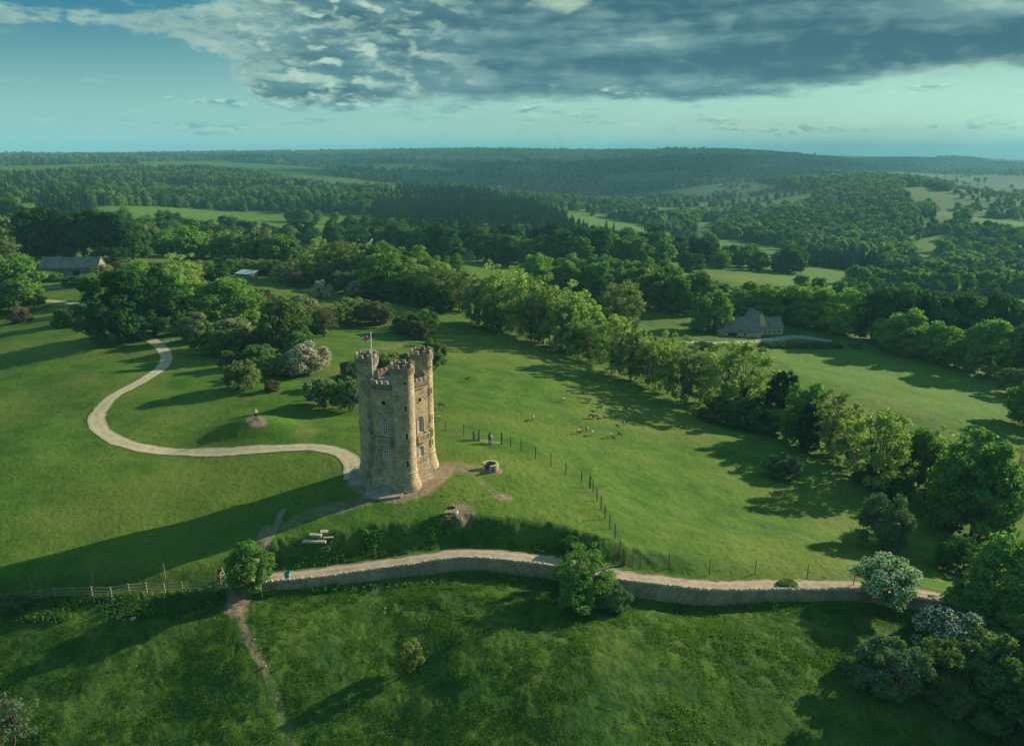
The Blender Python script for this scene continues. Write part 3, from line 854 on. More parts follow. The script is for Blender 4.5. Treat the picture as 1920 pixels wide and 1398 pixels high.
            fr.add(ro + ri, [(k, (k + 1) % 14, 14 + (k + 1) % 14, 14 + k) for k in range(14)])
            part(fr, 'loop_surround', M['stone'], t); part(dk, 'round_loop', M['hole'], t)
    # worn stone step round the foot on the left
    st = MB()
    px = [(653,890),(654,908),(684,910),(687,930),(715,934),(752,930),(768,905),(735,880),(672,872)]
    top = []
    for p in px:
        x, y = plane(p[0], p[1], .16); top.append(Vector((float(x), float(y), .16)))
    n = len(top)
    st.add(top + [Vector((v.x, v.y, -1.2)) for v in top], [tuple(reversed(range(n)))] + [(k, k + n, (k + 1) % n + n, (k + 1) % n) for k in range(n)])
    for k in range(26):
        a = R(rnd.uniform(185, 285)); r_ = rnd.uniform(5.0, 5.9)
        st.box((TC.x + r_ * math.cos(a), TC.y + r_ * math.sin(a), .16), (rnd.uniform(.4, .9), rnd.uniform(.3, .6), rnd.uniform(.06, .2)), rnd.uniform(0, 3))
    part(st, 'stone_step', M['cap'])
    return T
tower()

def flag():
    x, y = -18.55, 100.95
    o = empty('flagpole', (x, y, 13.55), label='white flagpole with a small red and white flag on the tower roof', cat='flagpole')
    MB().tube([(0, 0, 0), (0, 0, 3.5), (0, 0, 6.85)], [.075, .065, .045], 8).build('pole', M['white'], o)
    MB().lathe([(.001, 6.84), (.07, 6.88), (.09, 6.94), (.05, 7.0), (.001, 7.02)], 8).build('finial', M['white'], o)
    MB().box((0, 0, .1), (.4, .4, .2)).build('foot', M['wood'], o)
    # cloth blowing to the left, drooping: a grid with the cross laid out in its faces
    nx, nz = 14, 12; vs = []; fs = []; mi = []
    for i in range(nx + 1):
        u = i / nx
        for j in range(nz + 1):
            v = j / nz
            h = .98 * (1 - .25 * u)
            vs.append((-.05 - 1.2 * u, .10 * math.sin(u * 9 + v * 1.5) * u, 6.78 - h * v - .50 * u * (1 - .25 * v)))
    for i in range(nx):
        for j in range(nz):
            a = i * (nz + 1) + j
            fs.append((a, a + 1, a + nz + 2, a + nz + 1))
            u, v = (i + .5) / nx, (j + .5) / nz
            red = abs(v - .5) < .13 or abs(u - .55) < .10
            mi.append(1 if red else (2 if (u < .20 and v < .30) else 0))
    me = bpy.data.meshes.new('flag'); me.from_pydata(vs, [], fs)
    for m_ in ('whitecloth', 'red', 'navy'): me.materials.append(M[m_])
    me.polygons.foreach_set('material_index', mi); me.update()
    f = link('flag', me, [], o, smooth=True)
flag()

# ------------------------------------------------------------------ dry stone wall along the track
def stone_wall():
    W = LS[NW0 * 6:(NW1 - 1) * 6 + 1]
    seg = np.hypot(*(W[1:, :2] - W[:-1, :2]).T); s = np.concatenate([[0], np.cumsum(seg)])
    n = int(s[-1] / .6); q = np.linspace(0, s[-1], n)
    X, Y, Ht, Dr = (np.interp(q, s, W[:, k]) for k in range(4))
    tx, ty = np.gradient(X), np.gradient(Y); l = np.hypot(tx, ty); nx, ny = -ty / l, tx / l
    o = empty('dry_stone_wall', (float(X[0]), float(Y[0]), float(Ht[0])), label='long curving dry stone wall between the track and the lower meadow', cat='wall')
    base = Vector(o.location)
    mb = MB(); ztop = Ht + .75 + .05 * fbm(q / 3, q * 0, 3, 2)
    prof = [(-.36, None), (-.20, 0), (.20, 0), (.30, 'b')]
    rows = []
    bulge = .05 * fbm(q / 1.7, q * 0 + 4, 8, 3)
    for i in range(n):
        zb = Ht[i] - Dr[i] - .5
        r_ = []
        for d, z in ((-.38 + bulge[i], zb), (-.30 + bulge[i], Ht[i] - .1), (-.20, ztop[i]), (.22, ztop[i]), (.30, Ht[i] - .4)):
            r_.append((X[i] + nx[i] * d - base.x, Y[i] + ny[i] * d - base.y, z - base.z))
        rows.append(r_)
    vs = [p for r_ in rows for p in r_]; fs = []; uv = []
    for i in range(n - 1):
        for k in range(4):
            a = i * 5 + k
            fs.append((a, a + 5, a + 6, a + 1)); 
            z0, z1 = rows[i][k][2], rows[i][k + 1][2]
            if k == 2: z0, z1 = 0, .4
            uv.append([(q[i], z0), (q[i + 1], z0), (q[i + 1], z1), (q[i], z1)])
    fs.append((0, 1, 2, 3, 4)); uv.append(None); fs.append(tuple(reversed(range((n - 1) * 5, n * 5)))); uv.append(None)
    mb.add(vs, fs, uv)
    mb.build('wall_body', M['drywall'], o)
    # upright coping stones
    cp_ = MB(); d = 0.0
    while d < s[-1] - .2:
        w = rnd.uniform(.07, .17); x = np.interp(d, q, X); y = np.interp(d, q, Y); z = np.interp(d, q, ztop)
        a = math.atan2(np.interp(d, q, ty), np.interp(d, q, tx))
        h = rnd.uniform(.16, .36)
        Mx = Matrix.Translation((x - base.x, y - base.y, z - base.z + h / 2 - .03)) @ Matrix.Rotation(a, 4, 'Z') @ Matrix.Rotation(rnd.uniform(-.18, .18), 4, 'Y')
        cp_.box((0, 0, 0), (w, rnd.uniform(.34, .46), h), 0, rnd.uniform(.7, .98), Mx)
        d += w + rnd.uniform(.01, .12)
    cp_.build('coping', M['coping'], o)
stone_wall()

# ------------------------------------------------------------------ fences
def along(P, step):
    P = [Vector((p[0], p[1])) for p in P]; out = []; carry = 0.0
    for a, b in zip(P, P[1:]):
        L = (b - a).length; t = carry
        while t < L:
            out.append(a + (b - a) * (t / L)); t += step
        carry = t - L
    return out

def wire_fence(name, label, posts, h, nw=6, rad=.05, wire=.012, mat='wood', netting=False, thick=()):
    """posts at given ground points joined by thin wires"""
    b = posts[0]
    o = empty(name, b, label=label, cat='fence')
    for i, p in enumerate(posts):
        hh = h * rnd.uniform(.95, 1.06); r_ = rad * (1.8 if i in thick else 1)
        lean = Vector((rnd.uniform(-.05, .05), rnd.uniform(-.05, .05), 0))
        q = p - b
        MB().tube([q - Vector((0, 0, .35)), q + lean * .5 + Vector((0, 0, hh * .6)), q + lean + Vector((0, 0, hh))], [r_, r_, r_ * .9], 6).build('post', M[mat], o)
    wb = MB()
    for k in range(nw):
        z = h * (.08 + .88 * k / (nw - 1))
        for a, c in zip(posts, posts[1:]):
            wb.tube([a - b + Vector((0, 0, z)), c - b + Vector((0, 0, z))], wire, 3, False)
    if netting:
        for a, c in zip(posts, posts[1:]):
            n = int((c - a).length / .6)
            for k in range(1, n):
                q = a - b + (c - a) * (k / n); wb.tube([q + Vector((0, 0, h * .08)), q + Vector((0, 0, h * .95))], wire, 3, False)
    wb.build('wires', M['wire'], o)
    return o

def pts_px(l): return [at(*p) for p in l]
FENCE = [(940,833),(957,839),(977,845),(1004,860),(1033,874),(1061,889),(1090,905),(1106,914),(1112,922),(1119,939),(1127,955),(1134,973),(1143,991),(1153,1010),(1162,1037),(1168,1056)]
fp = pts_px(FENCE)
wire_fence('deer_fence', 'tall post and wire fence running down from the gate past the well', fp, 1.95, 7, .07, thick=(0, 7, 15))
fp2 = pts_px([(898,824),(870,816),(836,808),(812,800)])
wire_fence('deer_fence', 'short run of post and wire fence behind the tower with earth along its foot', fp2, 1.8, 6, .07, thick=(0,))
fp3 = pts_px([(1171,1057),(1200,1062),(1254,1063),(1330,1076),(1415,1076),(1513,1085),(1600,1096)])
wire_fence('deer_fence', 'widely spaced post and wire fence along the far side of the track', fp3, 1.9, 6, .05, thick=(0,))
fp4 = pts_px([(310,1086),(176,1100),(60,1108),(-60,1118)])
fp4 = [Vector((x, y, ground(x, y))) for x, y in [(p.x, p.y) for p in fp4]]
wire_fence('deer_fence', 'tall thin wire netting fence above the wooden rail fence', fp4, 1.9, 9, .045, .009, 'palewood', True)
fp5 = pts_px([(668,776),(640,770),(606,764),(570,752),(541,744),(518,734)])
wire_fence('field_fence', 'low field fence of dark posts under the blossoming hawthorns', fp5, 1.2, 4, .06)
fp6 = pts_px([(468,520),(520,523),(560,527),(600,538),(650,548),(720,560),(790,570),(840,588)])
wire_fence('field_fence', 'long pale field fence below the trees beside the shed', fp6, 1.2, 3, .06, .02, 'palewood')

def rail_fence():
    px = [(-40,1131),(0,1129),(40,1127),(78,1122),(104,1118),(139,1117),(173,1116),(209,1117),(242,1111),(275,1109),(309,1110),(342,1107),(372,1107),(405,1104),(425,1104)]
    P = []
    for p in px:
        v = at(p[0], p[1] + 1); P.append(v)
    b = P[3]
    o = empty('rail_fence', b, label='grey wooden post and rail fence leading left from the gate', cat='fence')
    for p in P:
        MB().box((p.x - b.x, p.y - b.y, p.z - b.z + .45), (.13, .11, 1.5), rnd.uniform(-.2, .2)).build('post', M['palewood'], o)
    for z, m_ in ((1.06, 'table'), (.68, 'table'), (.32, 'table')):
        for a, c in zip(P, P[1:]):
            r_ = rnd.uniform(-.02, .02)
            d = (c - a); l = d.length
            Mx = Matrix.Translation((a + c) / 2 - b + Vector((0, -.02, z + r_))) @ d.to_track_quat('X', 'Z').to_matrix().to_4x4()
            MB().box((0, 0, 0), (l, .045, .09), 0, 1, Mx).build('rail', M[m_], o)
    return o
rail_fence()

def gate(px0, px1, label, h=1.15, bars=5):
    a, c = at(*px0), at(*px1)
    o = empty('field_gate', a, label=label, cat='gate')
    d = c - a; l = d.length; q = d.to_track_quat('X', 'Z').to_matrix().to_4x4()
    fr = MB()
    for k in range(bars): fr.box((l / 2, 0, .2 + (h - .2) * k / (bars - 1)), (l, .05, .08), 0, 1, q)
    fr.box((.05, 0, h / 2 + .05), (.09, .06, h), 0, 1, q); fr.box((l - .05, 0, h / 2 + .05), (.09, .06, h), 0, 1, q)
    dd = Vector((l, 0, h * .8)); Mx = q @ Matrix.Translation((l / 2, .04, h * .55)) @ dd.to_track_quat('X', 'Z').to_matrix().to_4x4()
    fr.box((0, 0, 0), (dd.length, .04, .08), 0, 1, Mx)
    fr.build('gate_frame', M['palewood'], o)
    for t in (0, 1):
        p = Vector((-.12 if t == 0 else l + .12, 0, 0)); p = q @ p
        MB().box((p.x, p.y, .62), (.18, .18, 1.9)).build('gate_post', M['wood'], o)
gate((432,1106), (452,1105), 'small wooden gate at the head of the worn footpath')
gate((424,1083), (414,1094), 'tall narrow wooden gate in shade beside the round green tree', 1.7, 4)
gate((897,826), (889,824), 'open wooden gate by the person in white', 1.3, 4)

# ------------------------------------------------------------------ small things by the track and on the lawn
def bin_():
    p = at(540, 1088)
    o = empty('litter_bin', p, label='teal litter bin standing on the track behind the wall', cat='bin')
    MB().lathe([(.01, 0), (.25, 0), (.27, .05), (.34, .95), (.31, .95), (.26, .12), (.01, .12)], 16).build('bin_body', M['bin'], o, True)
    MB().lathe([(.37, .93), (.38, 1.02), (.30, 1.06), (.24, 1.03)], 16).build('rim', M['bin'], o, True)
bin_()
def sign(px, label, h, sw, sh, mat, post=.035, rz=0.0):
    p = at(*px)
    o = empty('sign_post', p, rz, label=label, cat='sign')
    MB().tube([(0, 0, -.3), (0, 0, h)], post, 8).build('post', M['metal'] if mat != 'white' else M['white'], o)
    MB().box((0, -post - .02, h - sh / 2 + .05), (sw, .03, sh)).build('sign_panel', M[mat], o)
sign((492,1122), 'grey metal signpost by the wall next to the round green tree', 2.5, .55, .7, 'metal')
sign((414,686), 'small white sign on a post at the edge of the scrub', 1.5, 1.0, .75, 'white', .05, .3)
sign((97,556), 'tiny white notice on the grass below the barn', .5, .5, .3, 'white', .03)

def slab(px, sx, sy, h, rz, label, tilt=0.0):
    p = at(*px)
    o = MB().box((0, 0, h / 2 - .05), (sx, sy, h), 0, .97).build('stone_slab', M['slab'])
    o.location = p; o.rotation_euler = (tilt, 0, rz)
    tag(o, label, 'slab', 'stone slabs on the bank')
slab((590,1014), 2.9, .9, .22, -.05, 'long sunlit stone slab at the front of the bank')
slab((592,1005), 1.5, .5, .34, -.1, 'short dark upright block behind the long slab')
slab((616,1006), 1.2, .7, .12, .1, 'small pale greenish slab beside the long slab')
slab((608,996), 1.0, .8, .12, .1, 'small square slab at the back of the bank')

def well():
    p = at(920, 882)
    o = empty('stone_well', p, label='round stone ring wall with a low opening on the lawn', cat='wall')
    a0, a1 = R(-92), R(184)
    prof = [(1.18, -.2), (1.18, 1.15), (.86, 1.15), (.86, -.2)]
    MB().lathe([(1.15, -.2), (1.13, 1.05)], 26, (0, 0, 0), a0, a1).build('outer_wall', M['stone'], o, True)
    MB().lathe([(.86, 1.05), (.86, -.2)], 26, (0, 0, 0), a0, a1).build('inner_wall', M['stone'], o, True)
    MB().lathe([(1.19, 1.03), (1.19, 1.14), (.80, 1.14), (.80, 1.03)], 26, (0, 0, 0), a0, a1).build('coping', M['trim'], o)
    e = MB()
    for a in (a0, a1):
        u = Vector((math.cos(a), math.sin(a), 0)); c = u * 1.0
        e.box((c.x, c.y, .42), (.30, .14, 1.22), a)
    e.build('jamb', M['stone'], o)
    MB().lathe([(.01, .12), (1.0, .1), (1.5, .02), (1.6, -.1)], 22).build('paved_floor', M['cap'], o)
    d = MB().tube([(-.1, .3, 0), (-.1, .3, .95)], [.09, .09], 8)
    d.box((-.1, .3, 1.0), (.5, .4, .08), .4)
    d.tube([(-.1, .3, 1.0), (.0, .2, 1.25), (.15, .15, 1.35)], [.07, .06, .04], 6)
    d.build('viewing_dial', M['black'], o)
well()

def rocks(n, poly, label, group, smin=.15, smax=.5):
    xs = [p[0] for p in poly]; ys = [p[1] for p in poly]; k = 0
    while k < n:
        x, y = rnd.uniform(min(xs), max(xs)), rnd.uniform(min(ys), max(ys))
        if not poly_inside(np.array([x]), np.array([y]), poly)[0]: continue
        p = at(x, y); s = rnd.uniform(smin, smax)
        bm = bmesh.new(); bmesh.ops.create_icosphere(bm, subdivisions=2, radius=1)
        for v in bm.verts:
            f = 1 + .35 * float(fbm(np.array([v.co.x * 1.7 + k]), np.array([v.co.y * 1.7 + v.co.z * 2.1]), 5, 2)[0])
            v.co = Vector((v.co.x * s * f * 1.2, v.co.y * s * f, v.co.z * s * f * .6))
        me = bpy.data.meshes.new('rock'); bm.to_mesh(me); bm.free()
        o = link('rock', me, M['rock']); o.location = p + Vector((0, 0, s * .15)); o.rotation_euler = (0, 0, rnd.uniform(0, 6))
        tag(o, label, 'rock', group); k += 1
rocks(16, [(205,1120),(260,1118),(250,1160),(200,1165)], 'pale limestone rock in the nettles below the rail fence', 'rocks below the rail fence', .1, .32)
rocks(7, [(300,1115),(420,1125),(400,1140),(300,1150)], 'white limestone rock in shade left of the footpath', 'rocks left of the footpath', .1, .28)
rocks(5, [(640,1115),(760,1120),(740,1160),(640,1150)], 'small pale stone lying in the grass below the wall', 'stones in the meadow', .08, .15)
rocks(4, [(470,1190),(500,1200),(535,1290),(505,1290)], 'small stone on the worn footpath', 'stones on the footpath', .07, .13)

# ------------------------------------------------------------------ buildings
def gabled(o, L, W, he, hr, wall, roof, z0=-1.2, off=(0, 0), rz=0.0, over=.3, names=('wall', 'roof')):
    """walls with gables and a pitched roof, ridge along x"""
    Mx = Matrix.Translation((off[0], off[1], 0)) @ Matrix.Rotation(rz, 4, 'Z')
    l, w = L / 2, W / 2
    mb = MB()
    def q(vs, uv): mb.add([Mx @ Vector(v) for v in vs], [tuple(range(len(vs)))], [uv])
    q([(-l, -w, z0), (l, -w, z0), (l, -w, he), (-l, -w, he)], [(0, z0), (L, z0), (L, he), (0, he)])
    q([(l, w, z0), (-l, w, z0), (-l, w, he), (l, w, he)], [(0, z0), (L, z0), (L, he), (0, he)])
    q([(l, -w, z0), (l, w, z0), (l, w, he), (l, 0, hr), (l, -w, he)], [(0, z0), (W, z0), (W, he), (w, hr), (0, he)])
    q([(-l, w, z0), (-l, -w, z0), (-l, -w, he), (-l, 0, hr), (-l, w, he)], [(0, z0), (W, z0), (W, he), (w, hr), (0, he)])
    wo = mb.build(names[0], M[wall], o)
    rb = MB(); k = (hr - he) / w; t = .16
    for s in (-1, 1):
        ye = s * (w + over); ze = he - k * over + .02
        sag = [0, -.12, -.2, -.12, 0]
        nn = 4
        for i in range(nn):
            xa = -l - .15 + (L + .3) * i / nn; xb = -l - .15 + (L + .3) * (i + 1) / nn
            sa, sb = sag[i] * L / 20, sag[i + 1] * L / 20
            top = [(xa, ye, ze + t + sa * .3), (xb, ye, ze + t + sb * .3), (xb, 0, hr + t + sb), (xa, 0, hr + t + sa)]
            Ls = math.hypot(w + over, hr - ze)
            vs = [Mx @ Vector(v) for v in top] + [Mx @ (Vector(v) - Vector((0, 0, t + .05))) for v in top]
            rb.add(vs, [(0, 1, 2, 3) if s < 0 else (3, 2, 1, 0), (0, 4, 5, 1), (1, 5, 6, 2), (3, 7, 4, 0)],
                   [[(xa, 0), (xb, 0), (xb, Ls), (xa, Ls)] if s < 0 else [(xa, Ls), (xb, Ls), (xb, 0), (xa, 0)], None, None, None])
    ro = rb.build(names[1], M[roof], o)
    return wo, ro, Mx

def opening(o, Mx, name, x, y, z, sx, sz, mat='hole', frame=None, axis='x'):
    mb = MB(); t = .08
    size = (sx, t, sz) if axis == 'x' else (t, sx, sz)
    mb.box((x, y, z), size, 0, 1, Mx)
    f = mb.build(name, M[mat], o)
    if frame:
        fb = MB()
        for dx, dz, a, b in ((-sx / 2, 0, .12, sz + .2), (sx / 2, 0, .12, sz + .2), (0, sz / 2, sx, .14), (0, -sz / 2, sx, .14)):
            if axis == 'x': fb.box((x + dx, y - .03 * (1 if y < 0 else -1), z + dz), (a, t, b), 0, 1, Mx)
            else: fb.box((x + .03 * (1 if x > 0 else -1), y + dx, z + dz), (t, a, b), 0, 1, Mx)
        fb.build('frame', M[frame], f)
    return f

def barn():
    a = at(77, 522); c = at(186, 520)
    d = c - a; rz = math.atan2(d.y, d.x); L = d.length
    mid = (a + c) / 2 + Vector((-math.sin(rz), math.cos(rz), 0)) * 3.2
    o = empty('barn', (mid.x, mid.y, min(a.z, c.z)), rz, 'long low stone barn with dark doorway beside the dark trees', 'barn')
    w, r, Mx = gabled(o, L, 6.4, 3.9, 7.2, 'barn', 'roof')
    opening(o, Mx, 'door', L * .125, -3.24, 1.35, 2.6, 2.7, 'hole', 'wood')
    opening(o, Mx, 'window', -L * .28, -3.24, 2.4, 1.2, .5, 'hole', 'wood')
    opening(o, Mx, 'window', L * .27, -3.24, 2.2, .5, .5, 'hole', 'wood')
    opening(o, Mx, 'window', L * .43, -3.24, 1.6, .8, 1.4, 'hole', 'wood')
    gabled(o, 3.4, 2.6, 2.0, 3.1, 'barn', 'roof', off=(L * .47, -4.0), rz=PI / 2, names=('porch_wall', 'porch_roof'))
    # neighbours
    hx = at(97, 528)
    h = empty('water_tank', at(121, 518), label='small white tank on a stand in front of the barn', cat='tank')
    MB().lathe([(.01, .9), (.62, .95), (.66, 1.2), (.66, 2.1), (.5, 2.3), (.01, 2.35)], 14).build('tank', M['white'], h, True)
    MB().box((0, 0, .45), (1.2, 1.2, .9)).build('stand', M['wood'], h)
    t = empty('stone_trough', at(103, 540), .12, 'low pale trough on the grass in front of the barn', 'trough')
    MB().box((0, 0, .3), (4.6, .9, .6), 0, .96).build('trough_body', M['slab'], t)
    MB().box((0, 0, .605), (4.2, .6, .03)).build('water', M['glass'], t)
    y = at(82, 506)
barn()

def shed():
    a = at(449, 522); c = at(470, 524)
    rz = -.42
    o = empty('field_shed', (a + c) / 2 + Vector((0, 2, 0)), rz, 'small field shed with a pale blue green metal roof', 'shed')
    l, w = 3.5, 2.0
    mb = MB().add([(-l, -w, -.6), (l, -w, -.6), (l, w, -.6), (-l, w, -.6), (-l, -w, 1.9), (l, -w, 1.9), (l, w, 2.6), (-l, w, 2.6)],
                  [(0, 1, 5, 4), (1, 2, 6, 5), (2, 3, 7, 6), (3, 0, 4, 7)])
    mb.build('wall', M['plank'], o)
    MB().add([(-l - .25, -w - .4, 1.82), (l + .25, -w - .4, 1.82), (l + .25, w + .3, 2.72), (-l - .25, w + .3, 2.72),
              (-l - .25, -w - .4, 1.92), (l + .25, -w - .4, 1.92), (l + .25, w + .3, 2.82), (-l - .25, w + .3, 2.82)],
             [(3, 2, 1, 0), (4, 5, 6, 7), (0, 1, 5, 4), (1, 2, 6, 5), (2, 3, 7, 6), (3, 0, 4, 7)]).build('roof', M['tin'], o)
    MB().box((l + .02, .2, .9), (.06, 1.6, 1.9)).build('door', M['palewood'], o)
shed()

def cottage():
    a = at(1347, 628); c = at(1426, 634)
    d = c - a; rz = math.atan2(d.y, d.x); L = d.length
    n = Vector((-math.sin(rz), math.cos(rz), 0))
    mid = (a + c) / 2 + n * 3.4
    o = empty('cottage', (mid.x, mid.y, min(a.z, c.z) - .2), rz, 'honey stone cottage with long dark tiled roof beyond the field', 'house')
    w, r, Mx = gabled(o, L, 6.8, 2.9, 7.2, 'house', 'roof', over=.35)
    for x, z, sx, sz in ((L * .12, 1.7, 1.0, 1.3), (L * .26, 1.2, .5, .6), (L * .38, 1.2, .5, .6), (-L * .42, 1.7, .8, 1.0)):
        f = opening(o, Mx, 'window', x, -3.44, z, sx, sz, 'glass', 'white')
    opening(o, Mx, 'porch_opening', -L * .17, -3.44, 1.15, 3.2, 2.3, 'hole', 'wood')
    opening(o, Mx, 'window', L / 2 + .04, -.2, 2.2, 1.0, 2.4, 'glass', 'white', 'y')
    MB().box((-L * .40, 0, 7.3), (.9, .9, 1.6), 0, .95, Mx).build('chimney', M['house'], r)
    # cross wing and low range behind
    gabled(o, 8.5, 6.0, 3.6, 8.2, 'house', 'roof', off=(L * .5 + 1.3, 5.8), rz=PI / 2 + .1, names=('wing_wall', 'wing_roof'))
    w2, r2, M2 = gabled(o, 9.5, 6.6, 2.7, 5.8, 'house', 'roof', off=(L * .5 + 5.2, 5.0), rz=.12, names=('range_wall', 'range_roof'))
    for x in (-2.4, -.6, 1.4, 3.2): opening(o, M2, 'window', x, -3.34, 1.3, .8, 1.2, 'glass', 'white')
cottage()

def far_house(px, label, L, W, he, hr, rz):
    p = at(*px)
    o = empty('house', p, rz, label, 'house')
    w, r, Mx = gabled(o, L, W, he, hr, 'house', 'roof', z0=-3)
    for x in (-L * .3, 0, L * .3): opening(o, Mx, 'window', x, -W / 2 - .03, he * .6, .9, 1.3, 'glass', 'white')
    MB().box((L * .42, 0, hr + .4), (.9, .8, 1.8), 0, .95, Mx).build('chimney', M['house'], r)
far_house((868,486), 'stone house half hidden among the dark trees near the bright field', 12, 7.5, 5.5, 10.5, .25)
far_house((1364,408), 'tiny far white farmhouse in the valley', 22, 9, 6, 10, .1)
far_house((884,478), 'tiny roof end showing beside the house among the dark trees', 7, 6, 5, 8.5, 1.2)

def mast():
    p = at(688, 520)
    o = empty('white_mast', p, label='slanting white mast standing up out of the yellow green trees', cat='mast')
    b = at(692, 520)
    D = math.hypot(p.x, p.y)
    def P(px, py):
        x, y, z = at_dist(px, py, D); return Vector((float(x), float(y), float(z))) - p
    MB().tube([Vector((-1.0, 0, -1)), P(684, 474), P(691, 458), P(698, 448)], [.16, .2, .35, .38], 8).build('boom', M['white'], o)
    MB().tube([Vector((0, 0, -.5)), Vector((0, 0, 6)), P(686, 470)], [.35, .3, .2], 8).build('base', M['metal'], o)
mast()

# ------------------------------------------------------------------ figures grown from a skeleton
def skin(name, verts, edges, radii, mat, parent=None, root=0, sub=1):
    me = bpy.data.meshes.new(name); me.from_pydata([tuple(v) for v in verts], edges, []); me.update()
    o = bpy.data.objects.new(name, me); C.objects.link(o)
    md = o.modifiers.new('skin', 'SKIN'); md.use_smooth_shade = True
    for i, r_ in enumerate(radii):
        sv = me.skin_vertices[0].data[i]
        sv.radius = (r_, r_) if not isinstance(r_, tuple) else r_
        sv.use_root = (i == root)
    if sub:
        s = o.modifiers.new('sub', 'SUBSURF'); s.levels = sub; s.render_levels = sub
    dg = bpy.context.evaluated_depsgraph_get()
    out = bpy.data.meshes.new_from_object(o.evaluated_get(dg))
    bpy.data.objects.remove(o); bpy.data.meshes.remove(me)
    out.name = name
    out.materials.clear()
    return link(name, out, mat, parent, smooth=True)

class Skel:
    def __init__(self): self.v = []; self.e = []; self.r = []
    def add(self, p, r_, parent=None):
        self.v.append(Vector(p)); self.r.append(r_); i = len(self.v) - 1
        if parent is not None: self.e.append((parent, i))
        return i
    def chain(self, pts, rads, parent=None):
        out = []
        for p, r_ in zip(pts, rads):
            parent = self.add(p, r_, parent); out.append(parent)
        return out

def person(loc, rz, label, top='whitecloth', legs='denim', hair='hair', pose='stand', arms=None, group=None, long_hair=False, scale=1.0):
    """one figure: bare body as one surface, clothes and hair as its children. Faces -y."""
    o = empty('person', loc, rz, label, 'person', group); o.scale = (scale,) * 3
    if pose == 'sit':
        hip = .50; hips = [(-.09, 0, hip), (.09, 0, hip)]
        knees = [(-.11, -.44, .50), (.11, -.44, .50)]; ank = [(-.11, -.48, .07), (.11, -.50, .07)]
    elif pose == 'stride':
        hip = .92; hips = [(-.09, 0, hip), (.09, 0, hip)]
        knees = [(-.13, -.10, .50), (.15, .04, .49)]; ank = [(-.17, -.06, .08), (.27, .14, .07)]
    else:
        hip = .92; hips = [(-.09, 0, hip), (.09, 0, hip)]
        knees = [(-.10, -.03, .50), (.10, .0, .50)]; ank = [(-.10, .02, .08), (.11, .05, .08)]
    pel = (0, 0, hip + .04); z = hip
    sh = [(-.18, 0, z + .50), (.18, 0, z + .50)]
    arms = arms or 'down'
    if arms == 'down': elb = [(-.25, .03, z + .24), (.25, .03, z + .24)]; wr = [(-.26, -.06, z + .0), (.26, -.06, z + .0)]
    elif arms == 'hips': elb = [(-.38, .06, z + .28), (.38, .06, z + .28)]; wr = [(-.20, -.04, z + .12), (.20, -.04, z + .12)]
    elif arms == 'phone': elb = [(-.26, -.10, z + .26), (.26, -.10, z + .26)]; wr = [(-.12, -.28, z + .40), (.12, -.28, z + .40)]
    else: elb = [(-.26, -.08, z + .26), (.26, -.08, z + .26)]; wr = [(-.16, -.30, z + .12), (.16, -.30, z + .12)]
    k = Skel()
    p0 = k.add(pel, .13); s1 = k.add((0, .01, z + .22), .115, p0); s2 = k.add((0, .0, z + .42), .13, s1)
    nk = k.add((0, -.01, z + .58), .055, s2)
    hd = k.chain([(0, -.02, z + .66), (0, -.03, z + .75), (0, -.02, z + .83)], [.075, .098, .075], nk)
    k.add((0, -.13, z + .735), .016, hd[1])                    # nose
    for s in (-1, 1): k.add((s * .105, -.01, z + .74), .018, hd[1])   # ears
    for i in (0, 1):
        a = k.chain([hips[i], knees[i], ank[i]], [.095, .062, .045], p0)
        f = ank[i]; k.add((f[0], f[1] - .16, .04), .038, a[-1])
        b = k.chain([sh[i], elb[i], wr[i]], [.058, .043, .032], s2)
        e, w_ = Vector(elb[i]), Vector(wr[i]); d = (w_ - e).normalized()
        side = d.cross(Vector((0, 0, 1)) if abs(d.z) < .9 else Vector((0, 1, 0))).normalized()
        palm = k.add(w_ + d * .07, .032, b[-1])
        for j, (o_, ln) in enumerate(((-.03, .075), (-.01, .09), (.01, .085), (.03, .065))):
            q = w_ + d * .10 + side * o_
            k.chain([q, q + d * ln * .6 + Vector((0, 0, -.008)), q + d * ln + Vector((0, 0, -.025))], [.010, .009, .008], palm)
        k.chain([w_ + d * .05 - side * .045, w_ + d * .09 - side * .065], [.011, .009], palm)
    skin('body', k.v, k.e, k.r, M['skin'], o)
    k = Skel()                                                 # shirt
    a = k.add((0, 0, z + .06), .152); b = k.add((0, .01, z + .24), .14, a); c = k.add((0, 0, z + .44), .15, b); k.add((0, -.005, z + .53), .075, c)
    for i in (0, 1):
        e, s_ = Vector(elb[i]), Vector(sh[i])
        k.chain([s_, s_.lerp(e, .55), e], [.078, .066, .058], c)
    skin('top', k.v, k.e, k.r, M[top], o)
    k = Skel()                                                 # trousers
    a = k.add((0, 0, z + .05), .150)
    for i in (0, 1):
        kn, an = Vector(knees[i]), Vector(ank[i])
        k.chain([hips[i], Vector(hips[i]).lerp(kn, .5), kn, kn.lerp(an, .55), an.lerp(kn, .1)], [.112, .096, .078, .066, .058], a)
    skin('trousers', k.v, k.e, k.r, M[legs], o)
    k = Skel()
    a = k.chain([(0, .035, z + .78), (0, .03, z + .84), (0, -.03, z + .865)], [.098, .092, .07])
    if long_hair: k.chain([(0, .08, z + .68), (0, .10, z + .54)], [.085, .06], a[0])
    skin('hair', k.v, k.e, k.r, M[hair], o)
    mb = MB()
    for s in (-1, 1): mb.box((s * .035, -.124, z + .765), (.022, .012, .014))
    mb.build('eyes', M['black'], o)
    MB().box((0, -.118, z + .695), (.05, .012, .012)).build('mouth', M['maroon'], o)
    for i in (0, 1):
        f = ank[i]; MB().box((f[0], f[1] - .07, .045), (.10, .28, .09), 0, .8).build('shoe', M['black'], o)
    return o

